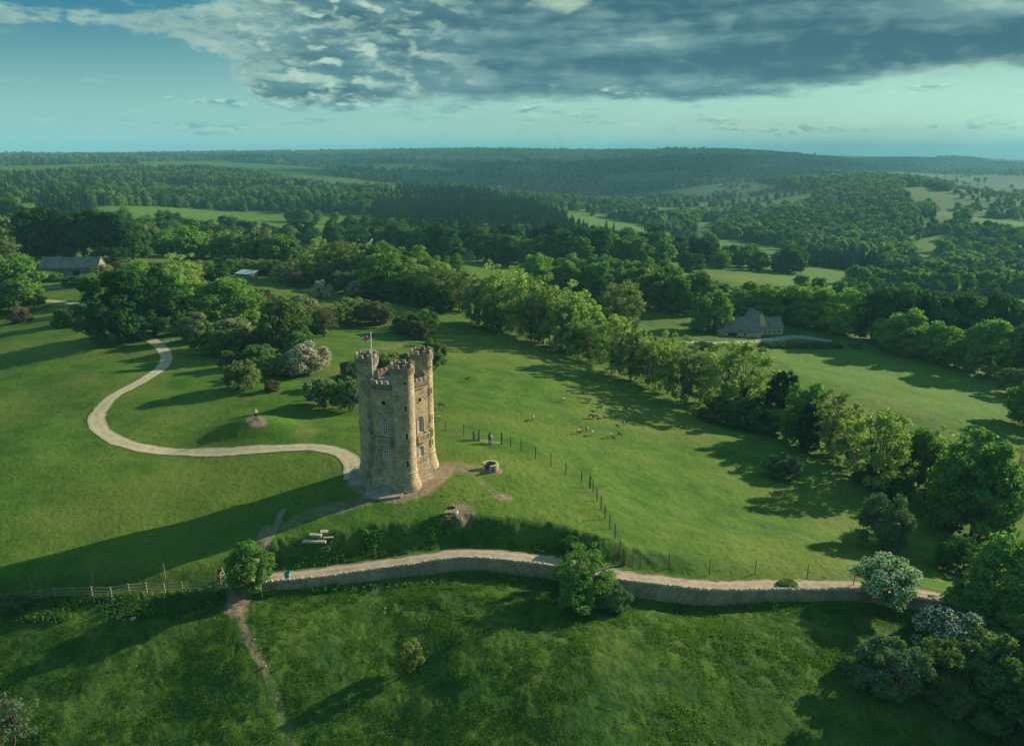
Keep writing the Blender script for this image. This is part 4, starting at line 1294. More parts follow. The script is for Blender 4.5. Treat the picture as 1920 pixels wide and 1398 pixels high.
person(at(480, 787), .6, 'person in a pale top and black trousers on top of the little mound', 'beige', 'black', 'hair', 'stride', 'hips', scale=1.12)
person(at(920, 832), 2.6, 'person in white top and blue jeans standing in the fence gap', 'whitecloth', 'denim', 'hair', 'stand', 'down', long_hair=True, scale=1.05)
person(at(917.5, 831.5), 2.2, 'dark haired person in grey clothes close behind the one in white', 'grey', 'grey', 'hair', 'stand', 'down', scale=1.05)

def picnic():
    p = at(848, 968)
    o = empty('picnic_table', p, .12, 'pale wooden picnic table with benches on a worn patch of grass', 'table')
    tb = MB()
    for k in range(5): tb.box((0, -.32 + .16 * k, .74), (1.9, .145, .045))
    tb.build('tabletop', M['table'], o)
    for s in (-1, 1):
        b = MB()
        for k in (0, 1): b.box((0, s * (.66 + .15 * k), .45), (1.9, .135, .045))
        b.build('bench', M['table'], o)
    for x in (-.65, .65):
        for s in (-1, 1):
            MB().tube([(x, s * .75, 0), (x, s * .22, .72)], .05, 4).build('leg', M['palewood'], o)
        MB().box((x + .05, 0, .40), (.05, 1.62, .10)).build('crossbar', M['palewood'], o)
    Mx = Matrix.Rotation(.12, 4, 'Z')
    def seat(x, y): return p + Mx @ Vector((x, y, -.03))
    person(seat(-.35, .74), PI + .12 - PI, 'person in dark red top seated on the far bench of the table', 'maroon', 'black', 'hair', 'sit', 'rest', 'people at the picnic table')
    person(seat(.12, .76), .2, 'person in black top seated beside the one in dark red', 'black', 'denim', 'fair', 'sit', 'rest', 'people at the picnic table', True)
    person(seat(.5, -.74), PI + .6, 'person in white top and blue jeans on the near bench', 'whitecloth', 'denim', 'fair', 'sit', 'rest', 'people at the picnic table')
picnic()

# ------------------------------------------------------------------ deer
def deer(px, rz, label, graze=True, coat='deer', s=1.0, lie=False):
    p = at(*px)
    o = empty('deer', p, rz, label, 'deer', 'deer in the field'); o.scale = (s,) * 3
    k = Skel()                                                  # faces -y
    hip = k.add((0, .50, .92), .17)
    m = k.chain([(0, .22, .90), (0, -.12, .90), (0, -.36, .93)], [.185, .20, .19], hip)
    if graze:
        n = k.chain([(0, -.58, .84), (0, -.74, .58), (0, -.84, .32), (0, -.94, .14)], [.12, .085, .075, .045], m[-1])
        hx = n[2]; hp = (0, -.82, .34)
    else:
        n = k.chain([(0, -.56, 1.12), (0, -.66, 1.34), (0, -.78, 1.40), (0, -.95, 1.33)], [.12, .085, .08, .045], m[-1])
        hx = n[2]; hp = (0, -.76, 1.42)
    for sx in (-1, 1):
        k.add((hp[0] + sx * .15, hp[1] + .06, hp[2] + .06), .022, hx)
        k.chain([(sx * .10, .52, .70), (sx * .11, .42, .56), (sx * .11, .58, .36), (sx * .11, .54, .04)], [.10, .065, .035, .028], hip)
        k.chain([(sx * .10, -.34, .70), (sx * .10, -.36, .46), (sx * .10, -.37, .30), (sx * .10, -.38, .04)], [.08, .045, .034, .028], m[-1])
    k.chain([(0, .66, .95), (0, .72, .84)], [.04, .025], hip)
    skin('body', k.v, k.e, k.r, M[coat], o)
    MB().box((0, .69, .84), (.14, .04, .2), 0, .7).build('rump_patch', M['whitecloth'], o)
    return o
deer((1000,789), 3.0, 'lone fawn deer grazing left of the herd in the open field', True)
deer((1056,754), 2.6, 'fawn deer apart from the herd, nearest the row of trees', True)
deer((1124,771), 1.35, 'brown deer with raised head at the edge of the tree shadow', False)
deer((1171,772), 2.3, 'dark brown deer grazing half in shade at the back of the herd', True, 'deerdark')
deer((1108,785), 2.0, 'brown deer at the left tip of the tree shadow', True, 'deerdark')
deer((1117,786), -1.2, 'dark deer lying close beside another in the shadow tip', True, 'deerdark', .9)
deer((1133,785), 2.9, 'dark deer wholly in the tree shadow', True, 'deerdark')
deer((1169,798), 3.3, 'pale deer standing at the lower edge of the tree shadow', True)
deer((1084,814), 2.5, 'fawn deer grazing, left of the close pair', True)
deer((1100,810), 3.2, 'pale deer seen from behind, farther of the close pair', True)
deer((1110,817), 2.8, 'fawn deer grazing, nearer of the close pair', True)
deer((1143,822), 2.4, 'fawn deer grazing, nearest to the camera', True)
deer((1163,820), 3.6, 'pale deer at the right end of the herd', True)
deer((876,716), 1.4, 'dark deer lying alone on the bright slope behind the tower', False, 'deerdark', .8)
deer((820,790), 2.2, 'pale deer on the slope just right of the tower', True)
deer((828,766), 1.2, 'brown deer on the shaded bank right of the tower', True, 'deerdark')
deer((577,750), 1.3, 'dark deer beside the fence under the blossoming hawthorns', True, 'deerdark')

# ------------------------------------------------------------------ trees
class Cards:
    """many small leaf faces gathered into one mesh"""
    def __init__(self): self.c = []; self.n = []; self.s = []; self.t = []
    def add(self, c, n, s, t): self.c.append(c); self.n.append(n); self.s.append(s); self.t.append(t)
    def mesh(self, name, rg, asp=.62):
        c = np.concatenate(self.c); n = np.concatenate(self.n); s = np.concatenate(self.s); t = np.concatenate(self.t)
        n = n / (np.linalg.norm(n, axis=1, keepdims=True) + 1e-9)
        a = rg.normal(size=n.shape); u = np.cross(n, a); u /= (np.linalg.norm(u, axis=1, keepdims=True) + 1e-9); w = np.cross(n, u)
        S = s[:, None]
        lift = n * S * .22
        V = np.stack([c - u * S, c + w * S * asp - lift, c + u * S, c - w * S * asp - lift], 1).reshape(-1, 3)
        Q = np.arange(len(c) * 4).reshape(-1, 4)
        return np_mesh(name, V, Q, [('tone', 'FACE', t)])

def crown_lobes(rg, W, H, base, n, rl, inner=.25, flat=0.0, lean=(0, 0), low=.7):
    """lobe centres spread through an uneven ellipsoid"""
    ax = max(.2, W / 2 - rl * .8); z0 = base + rl * .55; z1 = H - rl * .85
    out = []
    ph = rg.uniform(0, 6.28, 4); tm = rg.uniform(.30, .42)
    while len(out) < n:
        t = rg.uniform(0, 1) ** (.9 - .25 * flat); th = rg.uniform(0, 6.283)
        wid = math.sqrt(max(0, 1 - ((t - tm) / (1.03 - tm)) ** 2)) if t > tm else low + (1 - low) * math.sin(t / tm * PI / 2)
        if rg.uniform(0, 1) > .25 + .75 * wid: continue
        r_ = rg.uniform(.15, .7) if rg.random() < inner else rg.uniform(.80, 1.0)
        k = 1 + .14 * math.sin(2 * th + ph[0] + t * 2) + .10 * math.sin(3 * th + ph[1] + t * 5) + .07 * math.sin(5 * th + ph[2] - t * 4)
        top = 1 + .10 * math.sin(2 * th + ph[3]) * r_
        p = np.array([math.cos(th) * ax * wid * r_ * k, math.sin(th) * ax * wid * r_ * k, z0 + (z1 - z0) * t * top])
        p[0] += lean[0] * (p[2] / H); p[1] += lean[1] * (p[2] / H)
        out.append((p, rl * rg.uniform(.65, 1.3)))
    return out

def fill_lobes(cards, rg, lobes, ncards, size, up=.35, squash=.8, hollow=.42):
    area = np.array([r_ * r_ for _, r_ in lobes]); cnt = np.maximum(3, (ncards * area / area.sum())).astype(int)
    for (p, r_), k in zip(lobes, cnt):
        d = rg.normal(size=(k, 3)); d[:, 2] += up * .5; d /= np.linalg.norm(d, axis=1, keepdims=True)
        rr = r_ * np.power(rg.uniform(0, 1, k), hollow) * rg.uniform(.85, 1.18, k)
        c = p + d * rr[:, None] * np.array([1, 1, squash])
        n = d + rg.normal(size=(k, 3)) * .55 + np.array([0, 0, up])
        t = np.clip(rg.normal(.5, .22, k) + rg.normal(0, .12), 0, 1)
        cards.add(c, n, size * rg.uniform(.6, 1.35, k), t)

def branches(rg, W, H, base, lobes, r0, stems=1, nl=16, lean=(0, 0), twigs=0):
    mb = MB()
    for s in range(stems):
        a = 6.28 * s / stems + rg.uniform(0, .8); off = 0 if stems == 1 else W * .035
        x0, y0 = off * math.cos(a), off * math.sin(a)
        sx = 0 if stems == 1 else W * .14 * math.cos(a); sy = 0 if stems == 1 else W * .14 * math.sin(a)
        top = Vector((sx + lean[0] * .5 + rg.normal() * W * .02, sy + lean[1] * .5, base + (H - base) * .5))
        r_ = r0 / (stems ** .5)
        q = [Vector((x0, y0, -.5)), Vector((x0, y0, .05)), Vector((x0 * 1.4 + sx * .3 + rg.normal() * W * .01, y0 * 1.4 + sy * .3, base * .6)), Vector((sx * .7, sy * .7, base + (H - base) * .2)), top]
        mb.tube(q, [r_ * 1.45, r_ * 1.2, r_ * .9, r_ * .66, r_ * .25], 7)
        pick = rg.choice(len(lobes), min(len(lobes), nl), replace=False)
        for j in pick:
            p, rl = lobes[j]; p = Vector(p)
            if stems > 1 and (p.x * math.cos(a) + p.y * math.sin(a)) < -W * .1: continue
            f = rg.uniform(.15, .95)
            i = 2 if f < .5 else 3
            st = q[i].lerp(q[i + 1], (f * 2) % 1)
            mid = st.lerp(p, .5) + Vector((0, 0, (p - st).length * .10)) + Vector(rg.normal(size=3) * W * .015)
            b = r_ * .42 * (1 - f * .4)
            mb.tube([st, mid, p], [b, b * .55, b * .16], 5, False)
            for _ in range(twigs):
                e = p + Vector(rg.normal(size=3)) * rl * .9 + Vector((0, 0, rl * .4))
                g = mid.lerp(p, rg.uniform(.3, 1))
                mb.tube([g, g.lerp(e, .5) + Vector((0, 0, .1)), e], [b * .30, b * .2, b * .08], 3, False)
    return mb

BARK = mat_bark('bark', (.085, .068, .050)); BARKG = mat_bark('grey_bark', (.15, .135, .11))
LEAF = {
 'chestnut': mat_leaf('dark_leaves', (0.0298, 0.0838, 0.0235), (0.0397, 0.0919, 0.0235), .4, .25),
 'beech': mat_leaf('beech_leaves', (0.0259, 0.0668, 0.0212), (0.0364, 0.0790, 0.0228), .4, .22),
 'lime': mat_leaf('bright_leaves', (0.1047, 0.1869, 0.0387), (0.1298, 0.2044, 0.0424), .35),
 'ash': mat_leaf('young_leaves', (0.1673, 0.2348, 0.0615), (0.2078, 0.2647, 0.0638), .38),
 'olive': mat_leaf('olive_leaves', (0.1175, 0.1574, 0.0499), (0.1496, 0.1793, 0.0545), .4),
 'thorn': mat_leaf('hawthorn_leaves', (0.0711, 0.1144, 0.0319), (0.0959, 0.1236, 0.0377), .42, .35),
 'brown': mat_leaf('brownish_leaves', (0.1076, 0.1021, 0.0497), (0.1242, 0.1035, 0.0552), .4, .35),
 'green': mat_leaf('green_leaves', (0.0785, 0.1565, 0.0359), (0.1064, 0.1778, 0.0386), .38),
 'mid': mat_leaf('wood_leaves', (0.0739, 0.1358, 0.0336), (0.1208, 0.1773, 0.0407), .4),
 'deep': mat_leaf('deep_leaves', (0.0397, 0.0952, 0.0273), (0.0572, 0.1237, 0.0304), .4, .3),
 'conifer': mat_leaf('needles', (0.0179, 0.0467, 0.0232), (0.0322, 0.0754, 0.0298), .4, .12),
 'grey': mat_leaf('grey_leaves', (0.0774, 0.1214, 0.0574), (0.0820, 0.1325, 0.0610), .3, .3),
 'white': mat_leaf('white_blossom', (.64, .60, .47), (.62, .58, .46), .3, .1),
 'pink': mat_leaf('cream_blossom', (0.5800, 0.5000, 0.3800), (0.5800, 0.4700, 0.3800), .3, .1),
}
TREES = {}
def template(kind, seed, H, W, base, n, rl, ncards, size, r0, stems=1, nl=16, inner=.25, up=.35, flat=0.0, blossom=0, bsize=.2, twigs=0, lean=(0, 0), squash=.8, hollow=.42, low=.7):
    rg = np.random.default_rng(seed)
    lobes = crown_lobes(rg, W, H, base, n, rl, inner, flat, lean, low)
    cd = Cards(); fill_lobes(cd, rg, lobes, ncards, size, up, squash, hollow)
    crown = cd.mesh(kind + '_crown', rg)
    trunk = branches(rg, W, H, base, lobes, r0, stems, nl, lean, twigs).mesh(kind + '_trunk')
    bl = None
    if blossom:
        cb = Cards()
        outer = [(p, r_) for p, r_ in lobes if np.hypot(p[0], p[1]) > W * .15 or p[2] > (base + H) * .55]
        fill_lobes(cb, rg, [(p * np.array([1.02, 1.02, 1.01]), r_ * 1.06) for p, r_ in outer], blossom, bsize, .7, squash, .16)
        bl = cb.mesh(kind + '_blossom', rg, .8)
    TREES.setdefault(kind, []).append((crown, trunk, bl, H, W))

for s in (1, 2): template('chestnut', s, 19, 17, .9, 120, 1.75, 13500, .40, .55, hollow=.25, low=.8)
for s in (3, 4): template('beech', s, 22, 16, 1.3, 85, 2.1, 10500, .50, .6, up=.3, hollow=.3, low=.7)
for s in (5, 6, 7): template('round', s, 14, 12, .5, 95, 1.35, 9500, .34, .38, nl=18, hollow=.34, low=.66)
for s in (8, 9, 10, 11): template('airy', s, 14, 11.5, .5, 125, .95, 6600, .25, .30, stems=1 + s % 3, nl=70, twigs=3, inner=.3, hollow=.5, low=.55)
for s in (12, 13, 14): template('thorn', s, 6, 7.5, .55, 66, .76, 7200, .21, .26, stems=3, nl=20, flat=.35, twigs=1)
for s in (15, 16): template('may', s, 6, 7.5, .45, 66, .78, 6500, .21, .26, stems=3, nl=20, flat=.35, blossom=4600, bsize=.10)
template('blooming', 37, 6, 7.5, .45, 70, .78, 5200, .20, .26, stems=3, nl=20, flat=.35, blossom=9500, bsize=.115)
for s in (35, 36): template('speckled', s, 6, 7.5, .45, 66, .78, 6500, .21, .26, stems=3, nl=20, flat=.35, blossom=1500, bsize=.10)
for s in (17, 18, 19): template('bush', s, 4.5, 5.5, -.2, 54, .70, 6200, .19, .12, stems=4, nl=12, flat=.5, low=.85)
for s in (20, 21): template('willow', s, 14, 10, .2, 120, 1.1, 13000, .26, .36, stems=2, nl=26, up=.1, hollow=.45, low=.75)
template('bare', 22, 11, 10, 2.0, 60, 1.0, 1500, .24, .34, stems=2, nl=60, twigs=5, inner=.35)
template('bare', 23, 11, 9, 2.0, 60, 1.0, 1900, .24, .30, stems=1, nl=60, twigs=5, inner=.35)
for s in (24, 25, 26): template('wood', s, 15, 12.5, .3, 62, 1.75, 3600, .60, .36, nl=8, hollow=.3, low=.75)
for s in (27, 28, 29): template('far', s, 15, 13, .0, 26, 2.6, 760, 1.15, .36, nl=4, hollow=.25, low=.8)
for s in (33, 34): template('sapling', s, 3.4, 3.0, .5, 32, .42, 2200, .13, .06, stems=2, nl=14, twigs=1)

def conifer(seed, H, W, n, size, kind):
    rg = np.random.default_rng(seed); cd = Cards()
    z = H * (1 - np.power(rg.uniform(0, 1, n), .6) * .94)
    rmax = W / 2 * np.power((H - z) / H, .85) * (1 + .22 * np.sin(z * 5.1 / H * 9))
    a = rg.uniform(0, 6.283, n); r_ = rmax * np.power(rg.uniform(0, 1, n), .4)
    c = np.stack([r_ * np.cos(a), r_ * np.sin(a), z], 1)
    nn = np.stack([np.cos(a) * .7, np.sin(a) * .7, np.full(n, .8)], 1) + rg.normal(size=(n, 3)) * .35
    cd.add(c, nn, size * rg.uniform(.6, 1.3, n) * (.5 + .7 * (H - z) / H), np.clip(rg.normal(.5, .25, n), 0, 1))
    TREES.setdefault(kind, []).append((cd.mesh(kind + '_crown', rg, .5), MB().tube([(0, 0, -.5), (0, 0, H * .5), (0, 0, H * .95)], [.25, .15, .03], 5).mesh(kind + '_trunk'), None, H, W))
conifer(30, 17, 6, 420, 1.2, 'far_conifer'); conifer(31, 15, 5, 360, 1.1, 'far_conifer'); conifer(32, 16, 6, 1900, .55, 'conifer')

def grow(kind, p, h, w, leaf, label, cat='tree', group=None, blossom=None, name=None, bark=None, var=None, rz=None):
    V = TREES[kind]; crown, trunk, bl, H0, W0 = V[var % len(V) if var is not None else rnd.randrange(len(V))]
    o = empty(name or ('bush' if cat == 'bush' else 'tree'), p, rnd.uniform(0, 6.28) if rz is None else rz, label, cat, group)
    o.scale = (w / W0, w / W0, h / H0)
    for nm, me, mt in (('trunk', trunk, bark or BARK), ('crown', crown, LEAF[leaf]), ('blossom', bl, LEAF[blossom] if blossom else None)):
        if me is None or mt is None: continue
        c = bpy.data.objects.new(nm, me); C.objects.link(c); c.parent = o
        if not me.materials: me.materials.append(None)
        c.material_slots[0].link = 'OBJECT'; c.material_slots[0].material = mt
    return o

def tree(kind, x, yb, yt, wpx, leaf, label, cat='tree', group=None, blossom=None, bark=None, var=None, rz=None, name=None):
    """a tree standing at a ground point of the photo; its height and spread follow from the distance"""
    p = at(x, yb)
    dx, dy, dz = (float(v) for v in ray(x, yt))
    D = math.hypot(p.x, p.y)
    h = max(.8, HC + dz / math.hypot(dx, dy) * D - p.z)
    zc = p.y * cp - (p.z - HC) * sp
    w = 1.10 * wpx * zc / F
    return grow(kind, p - Vector((0, 0, .05)), h, w, leaf, label, cat, group, blossom, name, bark, var, rz)

# ------------------------------------------------------------------ planting, tree by tree
T = tree
# dark chestnuts over the path
T('chestnut', 222, 640, 500, 125, 'chestnut', 'dense dark green chestnut tree, left of the pair over the path', var=0)
T('chestnut', 292, 628, 503, 120, 'chestnut', 'dense dark green chestnut tree, right of the pair over the path', var=1)
T('round', 20, 582, 476, 118, 'green', 'big fresh green maple at the left edge of the photo', var=0)
T('thorn', 67, 577, 540, 44, 'thorn', 'small dark hawthorn right of the big maple')
T('bush', 38, 604, 572, 36, 'brown', 'low brownish bush below the big maple', 'bush')
T('bush', 127, 611, 573, 44, 'thorn', 'lone dark bush on the grass left of the chestnuts', 'bush')
T('round', 10, 482, 448, 42, 'olive', 'small rounded tree with pale top at the left edge')
# dark clump by the barn
T('beech', 88, 494, 388, 96, 'beech', 'tall very dark beech, leftmost of the clump behind the barn', var=0)
T('beech', 160, 490, 391, 88, 'beech', 'tall very dark beech in the middle of the clump behind the barn', var=1)
T('beech', 212, 490, 396, 92, 'beech', 'tall dark beech with bare trunk right of the barn', var=0)
T('beech', 250, 487, 412, 64, 'deep', 'lower dark green beech at the right end of the clump', var=1)
T('bush', 84, 527, 508, 44, 'green', 'clipped green hedge at the left front of the barn', 'bush')
T('bush', 108, 528, 511, 26, 'green', 'green topped shrub beside the white tank', 'bush')
T('bush', 140, 533, 515, 46, 'thorn', 'dark low shrub in front of the barn door', 'bush')
T('bush', 166, 535, 511, 46, 'green', 'green shrub right of the barn door', 'bush')
T('thorn', 196, 528, 496, 46, 'olive', 'olive hawthorn at the right end of the barn')
T('thorn', 236, 510, 484, 46, 'brown', 'brownish purple shrub right of the barn', 'bush')
T('round', 262, 560, 488, 80, 'lime', 'bright green tree behind the left chestnut', var=1)
T('round', 328, 588, 505, 78, 'lime', 'yellow green tree behind the right chestnut', var=2)
# scrub between the path and the tower
T('airy', 346, 572, 474, 88, 'ash', 'airy yellow green ash standing above the scrub', var=0)
T('thorn', 300, 520, 489, 48, 'thorn', 'dark hawthorn by the bright gap right of the dark clump')
T('thorn', 384, 520, 484, 50, 'olive', 'olive hawthorn behind the airy ash')
T('speckled', 372, 545, 508, 60, 'olive', 'hawthorn with pale blossom below the airy ash', blossom='pink', var=0)
T('round', 413, 560, 494, 66, 'deep', 'dark green rounded tree left of the shed', var=0)
T('round', 432, 612, 520, 118, 'lime', 'large bright green spreading tree in the middle of the scrub', var=1)
T('thorn', 372, 570, 535, 66, 'deep', 'dark green thicket under the airy ash', 'bush')
T('thorn', 494, 575, 538, 44, 'brown', 'dark brownish hawthorn on the grass below the shed')
T('speckled', 368, 640, 582, 66, 'thorn', 'hawthorn speckled with pinkish blossom beside the path', blossom='pink', var=1)
T('bush', 404, 625, 592, 70, 'green', 'green shrub below the large bright tree', 'bush')
T('speckled', 440, 640, 594, 80, 'olive', 'hawthorn speckled with white flowers below the bright tree', blossom='white', var=0)
T('thorn', 385, 656, 612, 60, 'thorn', 'dark hawthorn at the left foot of the scrub')
T('thorn', 428, 664, 614, 84, 'thorn', 'wide dark hawthorn in the middle of the scrub edge')
T('thorn', 474, 660, 610, 76, 'brown', 'brownish hawthorn at the right of the scrub edge')
T('bush', 408, 665, 636, 50, 'green', 'light green low bush at the foot of the scrub', 'bush')
T('thorn', 536, 660, 562, 92, 'thorn', 'big dark hawthorn standing tall above its neighbours')
T('thorn', 524, 604, 556, 66, 'thorn', 'dark hawthorn behind the big one')
T('speckled', 560, 600, 550, 66, 'olive', 'olive hawthorn with a few pale flowers behind the big dark one', blossom='pink', var=1)
T('thorn', 552, 662, 610, 84, 'green', 'green hawthorn in front of the big dark one')
T('thorn', 590, 632, 586, 42, 'deep', 'dark shrub left of the thin brownish tree', 'bush')
T('bare', 608, 631, 568, 58, 'brown', 'thin brownish tree with a visible trunk on the slope', var=1)
T('airy', 638, 612, 566, 48, 'olive', 'small airy olive tree right of the thin brownish one', var=1)
T('bush', 432, 690, 655, 44, 'thorn', 'dark bush behind the white sign', 'bush')
T('bush', 454, 729, 668, 66, 'olive', 'round olive bush casting a shadow on the lawn', 'bush', var=0)
T('thorn', 484, 690, 642, 58, 'green', 'green hawthorn above the round olive bush')
T('thorn', 517, 704, 660, 58, 'olive', 'small olive hawthorn left of the cream blossomed one')
T('blooming', 577, 700, 644, 80, 'thorn', 'rounded hawthorn covered in cream blossom', blossom='pink', var=0, name='hawthorn')
T('bush', 512, 732, 712, 32, 'brown', 'small brown bush right of the round olive one', 'bush')
T('speckled', 601, 762, 708, 66, 'thorn', 'hawthorn on many stems with white blossom by the field fence', blossom='white', var=1, name='hawthorn')
T('thorn', 638, 766, 712, 44, 'green', 'green hawthorn between the two flowering ones by the fence')
T('speckled', 660, 770, 704, 40, 'thorn', 'flowering hawthorn half hidden by the left turret', blossom='white', var=0, name='hawthorn')
T('bush', 658, 725, 668, 46, 'grey', 'grey leaved bush behind the left turret', 'bush')
T('bush', 722, 700, 656, 58, 'olive', 'pale olive bush seen between the turrets', 'bush')
T('speckled', 748, 690, 660, 60, 'thorn', 'flowering bush seen above the front turret', 'bush', blossom='white', var=1)
T('thorn', 813, 692, 636, 50, 'thorn', 'upright dark hawthorn just right of the right turret', var=2)
# hawthorns on the slope
T('thorn', 663, 604, 552, 52, 'olive', 'leftmost of the row of hawthorns on the slope')
T('thorn', 690, 606, 562, 52, 'thorn', 'second hawthorn from the left in the row on the slope')
T('thorn', 711, 609, 567, 50, 'brown', 'brownish hawthorn at the right of the row on the slope')
T('thorn', 722, 605, 566, 40, 'thorn', 'small dark hawthorn at the right end of the row')
T('thorn', 767, 624, 582, 62, 'thorn', 'wide dark hawthorn, left of the close pair')
T('thorn', 796, 628, 582, 54, 'green', 'green hawthorn, right of the close pair')
T('thorn', 787, 636, 598, 42, 'brown', 'grey brown hawthorn in front of the close pair')
T('blooming', 603, 559, 527, 34, 'thorn', 'small umbrella shaped tree covered in cream blossom', blossom='pink', var=1, name='hawthorn')
T('thorn', 556, 537, 505, 40, 'brown', 'dark brown hawthorn left of the cream umbrella tree')
T('airy', 524, 528, 495, 38, 'ash', 'small yellowish tree right of the shed', var=2)
# hedge line above that field
hedge = [(418,500,480,48,'thorn'),(440,512,482,40,'green'),(468,512,487,50,'olive'),(486,514,486,44,'olive'),(508,516,484,46,'thorn'),(540,518,488,44,'olive'),(572,524,490,44,'green'),
         (586,530,500,40,'lime'),(614,536,500,52,'brown'),(640,544,504,48,'thorn'),(660,550,510,46,'grey')]
hl = ['dark hedge tree behind the shed','green hedge tree just behind the shed','olive hawthorn, left of the two behind the shed roof','olive hawthorn, right of the two behind the shed roof','dark hawthorn behind the small yellowish tree',
      'olive shrub behind the dark brown hawthorn','green shrub right of the dark brown hawthorn','yellow green shrub beyond the cream umbrella tree','brownish hawthorn in shade right of the cream umbrella tree',
      'dark hawthorn under the yellow green trees','grey flowering hawthorn under the yellow green trees']
for (x, yb, yt, w, lf), lab in zip(hedge, hl): T('thorn', x, yb, yt, w, lf, lab, 'bush' if 'shrub' in lab else 'tree')
T('may', 676, 556, 527, 46, 'grey', 'low spreading hawthorn with faint grey blossom by the field edge', blossom='white', var=0, name='hawthorn')
# big yellow-green trees
big = [(600,526,448,88,'ash','rounded yellow green tree, leftmost of the tall group'),(640,530,452,80,'olive','olive tree in the left of the tall group'),
       (676,532,455,80,'ash','yellow green tree around the slanting white mast'),(715,538,454,80,'lime','bright green crown behind the big bright tree'),(770,540,462,90,'lime','bright green crown right of the white mast'),
       (722,558,474,100,'lime','big bright green tree standing in front of the tall group'),(780,562,482,70,'ash','pale yellow green tree with a light trunk'),
       (828,568,492,86,'ash','pale airy tree left of the bright field gap'),(850,560,478,60,'green','green crown at the left of the bright field gap'),(810,548,478,66,'green','dark green crown above the pale airy tree'),
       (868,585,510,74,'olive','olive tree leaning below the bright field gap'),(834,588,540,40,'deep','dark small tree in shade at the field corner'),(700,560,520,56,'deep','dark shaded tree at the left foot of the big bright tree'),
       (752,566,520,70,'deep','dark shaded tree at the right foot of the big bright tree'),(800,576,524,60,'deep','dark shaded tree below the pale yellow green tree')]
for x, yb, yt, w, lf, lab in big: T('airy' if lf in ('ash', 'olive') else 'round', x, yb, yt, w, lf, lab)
# the row down the right side of the deer field
row = [('airy',905,612,520,80,'olive','olive tree at the far end of the field row'),('airy',945,616,494,104,'ash','tall rounded tree at the top of the field row'),
 ('airy',985,630,503,96,'ash','tall airy tree, second in the high part of the row'),('airy',1022,644,512,90,'olive','tall olive tree, third in the high part of the row'),
 ('airy',1060,660,530,90,'ash','yellow green tree where the row begins to drop'),('airy',1092,655,548,70,'ash','yellow tree at the right shoulder of the high part'),
 ('airy',1000,640,560,70,'olive','low leafy tree at the foot of the high part'),('airy',935,622,560,66,'green','green low tree at the foot of the row start'),
 ('airy',1086,672,588,66,'green','green tree with dense top below the high part'),('airy',1118,682,600,62,'olive','olive tree left of two dark trunks in the row'),
 ('airy',1150,700,592,86,'ash','yellow green tree in the middle of the row'),('airy',1182,712,600,70,'olive','olive tree over dark trunks mid row'),
 ('airy',1205,718,618,58,'ash','slender tree with a leaning trunk in the row'),('airy',1230,728,622,60,'olive','slender olive tree, first of the thin stemmed ones'),
 ('airy',1252,738,626,62,'ash','slender yellow green tree among the thin stemmed ones'),('airy',1284,752,634,74,'olive','slender tree at the right of the thin stemmed ones'),
 ('airy',1318,756,660,60,'ash','low airy tree before the broad one'),('airy',1376,778,640,136,'ash','broad airy tree with visible limbs half way down the row'),
 ('thorn',1345,790,742,70,'thorn','dark low thorn under the broad airy tree'),('willow',1462,800,692,66,'conifer','dark leaning evergreen standing out of the row'),
 ('thorn',1400,798,745,100,'deep','dark shaded thicket left of the evergreen'),('thorn',1440,812,758,80,'deep','dark shaded thicket at the foot of the evergreen'),
 ('round',1500,830,718,94,'green','rounded green tree just right of the evergreen'),('willow',1512,846,752,46,'conifer','dark ivy clad stem in the row'),
 ('airy',1556,852,734,112,'olive','olive tree with spreading bare limbs right of the ivy'),('airy',1590,876,765,80,'ash','airy tree over a gap of bright grass'),
 ('airy',1640,914,768,120,'ash','stout trunked airy tree with forking limbs'),('airy',1690,900,800,70,'olive','olive tree right of the stout trunk'),
 ('round',1722,912,798,80,'green','green tree behind the willow'),('airy',1760,925,800,86,'ash','yellow green crown above the willow'),
 ('willow',1806,1000,806,150,'green','large dense willow like tree near the right edge'),('willow',1848,1012,820,104,'green','dense green tree with a leaning trunk beside the willow'),
 ('bare',1893,1004,822,84,'brown','tall thin leaved tree at the right edge'),('bush',1770,960,900,80,'deep','dark undergrowth below the willow'),
 ('bush',1680,934,890,64,'deep','dark undergrowth right of the stout trunk'),('thorn',1620,905,865,50,'thorn','small thorn left of the stout trunk')]
for k, x, yb, yt, w, lf, lab in row: T(k, x, yb, yt, w, lf, lab, 'bush' if 'undergrowth' in lab or 'thicket' in lab else 'tree')
T('thorn', 1467, 895, 850, 68, 'grey', 'small grey leaning thorn alone at the field edge', var=1)
T('may', 1656, 1030, 928, 90, 'grey', 'rounded grey green tree alone at the edge of the shade', blossom='grey', var=0)
T('thorn', 1795, 1068, 1004, 84, 'deep', 'dark flat topped thorn in shade near the right edge', var=2)
T('round', 1888, 1150, 1004, 160, 'green', 'big leafy light green bush at the right edge', 'bush', var=2)
T('bush', 1815, 1150, 1082, 84, 'green', 'green bush at the end of the track', 'bush')
T('may', 1660, 1122, 1042, 118, 'green', 'rounded bush half covered in white blossom at the track end', 'bush', blossom='white', var=1, name='hawthorn')
T('may', 1784, 1222, 1146, 124, 'thorn', 'flowering hawthorn white all over below the wall end', blossom='white', var=0, name='hawthorn')
T('thorn', 1662, 1294, 1196, 132, 'grey', 'grey green hawthorn alone in the meadow at the right', var=0)
T('thorn', 1756, 1290, 1196, 110, 'thorn', 'dark thorn below the white hawthorn')
T('thorn', 1846, 1290, 1185, 150, 'thorn', 'large dark thorn at the right edge of the meadow')
T('round', 1905, 1225, 1140, 110, 'green', 'green bush above the large dark thorn', 'bush', var=0)
T('bush', 1890, 1350, 1240, 150, 'deep', 'very dark bush in the bottom right corner', 'bush')
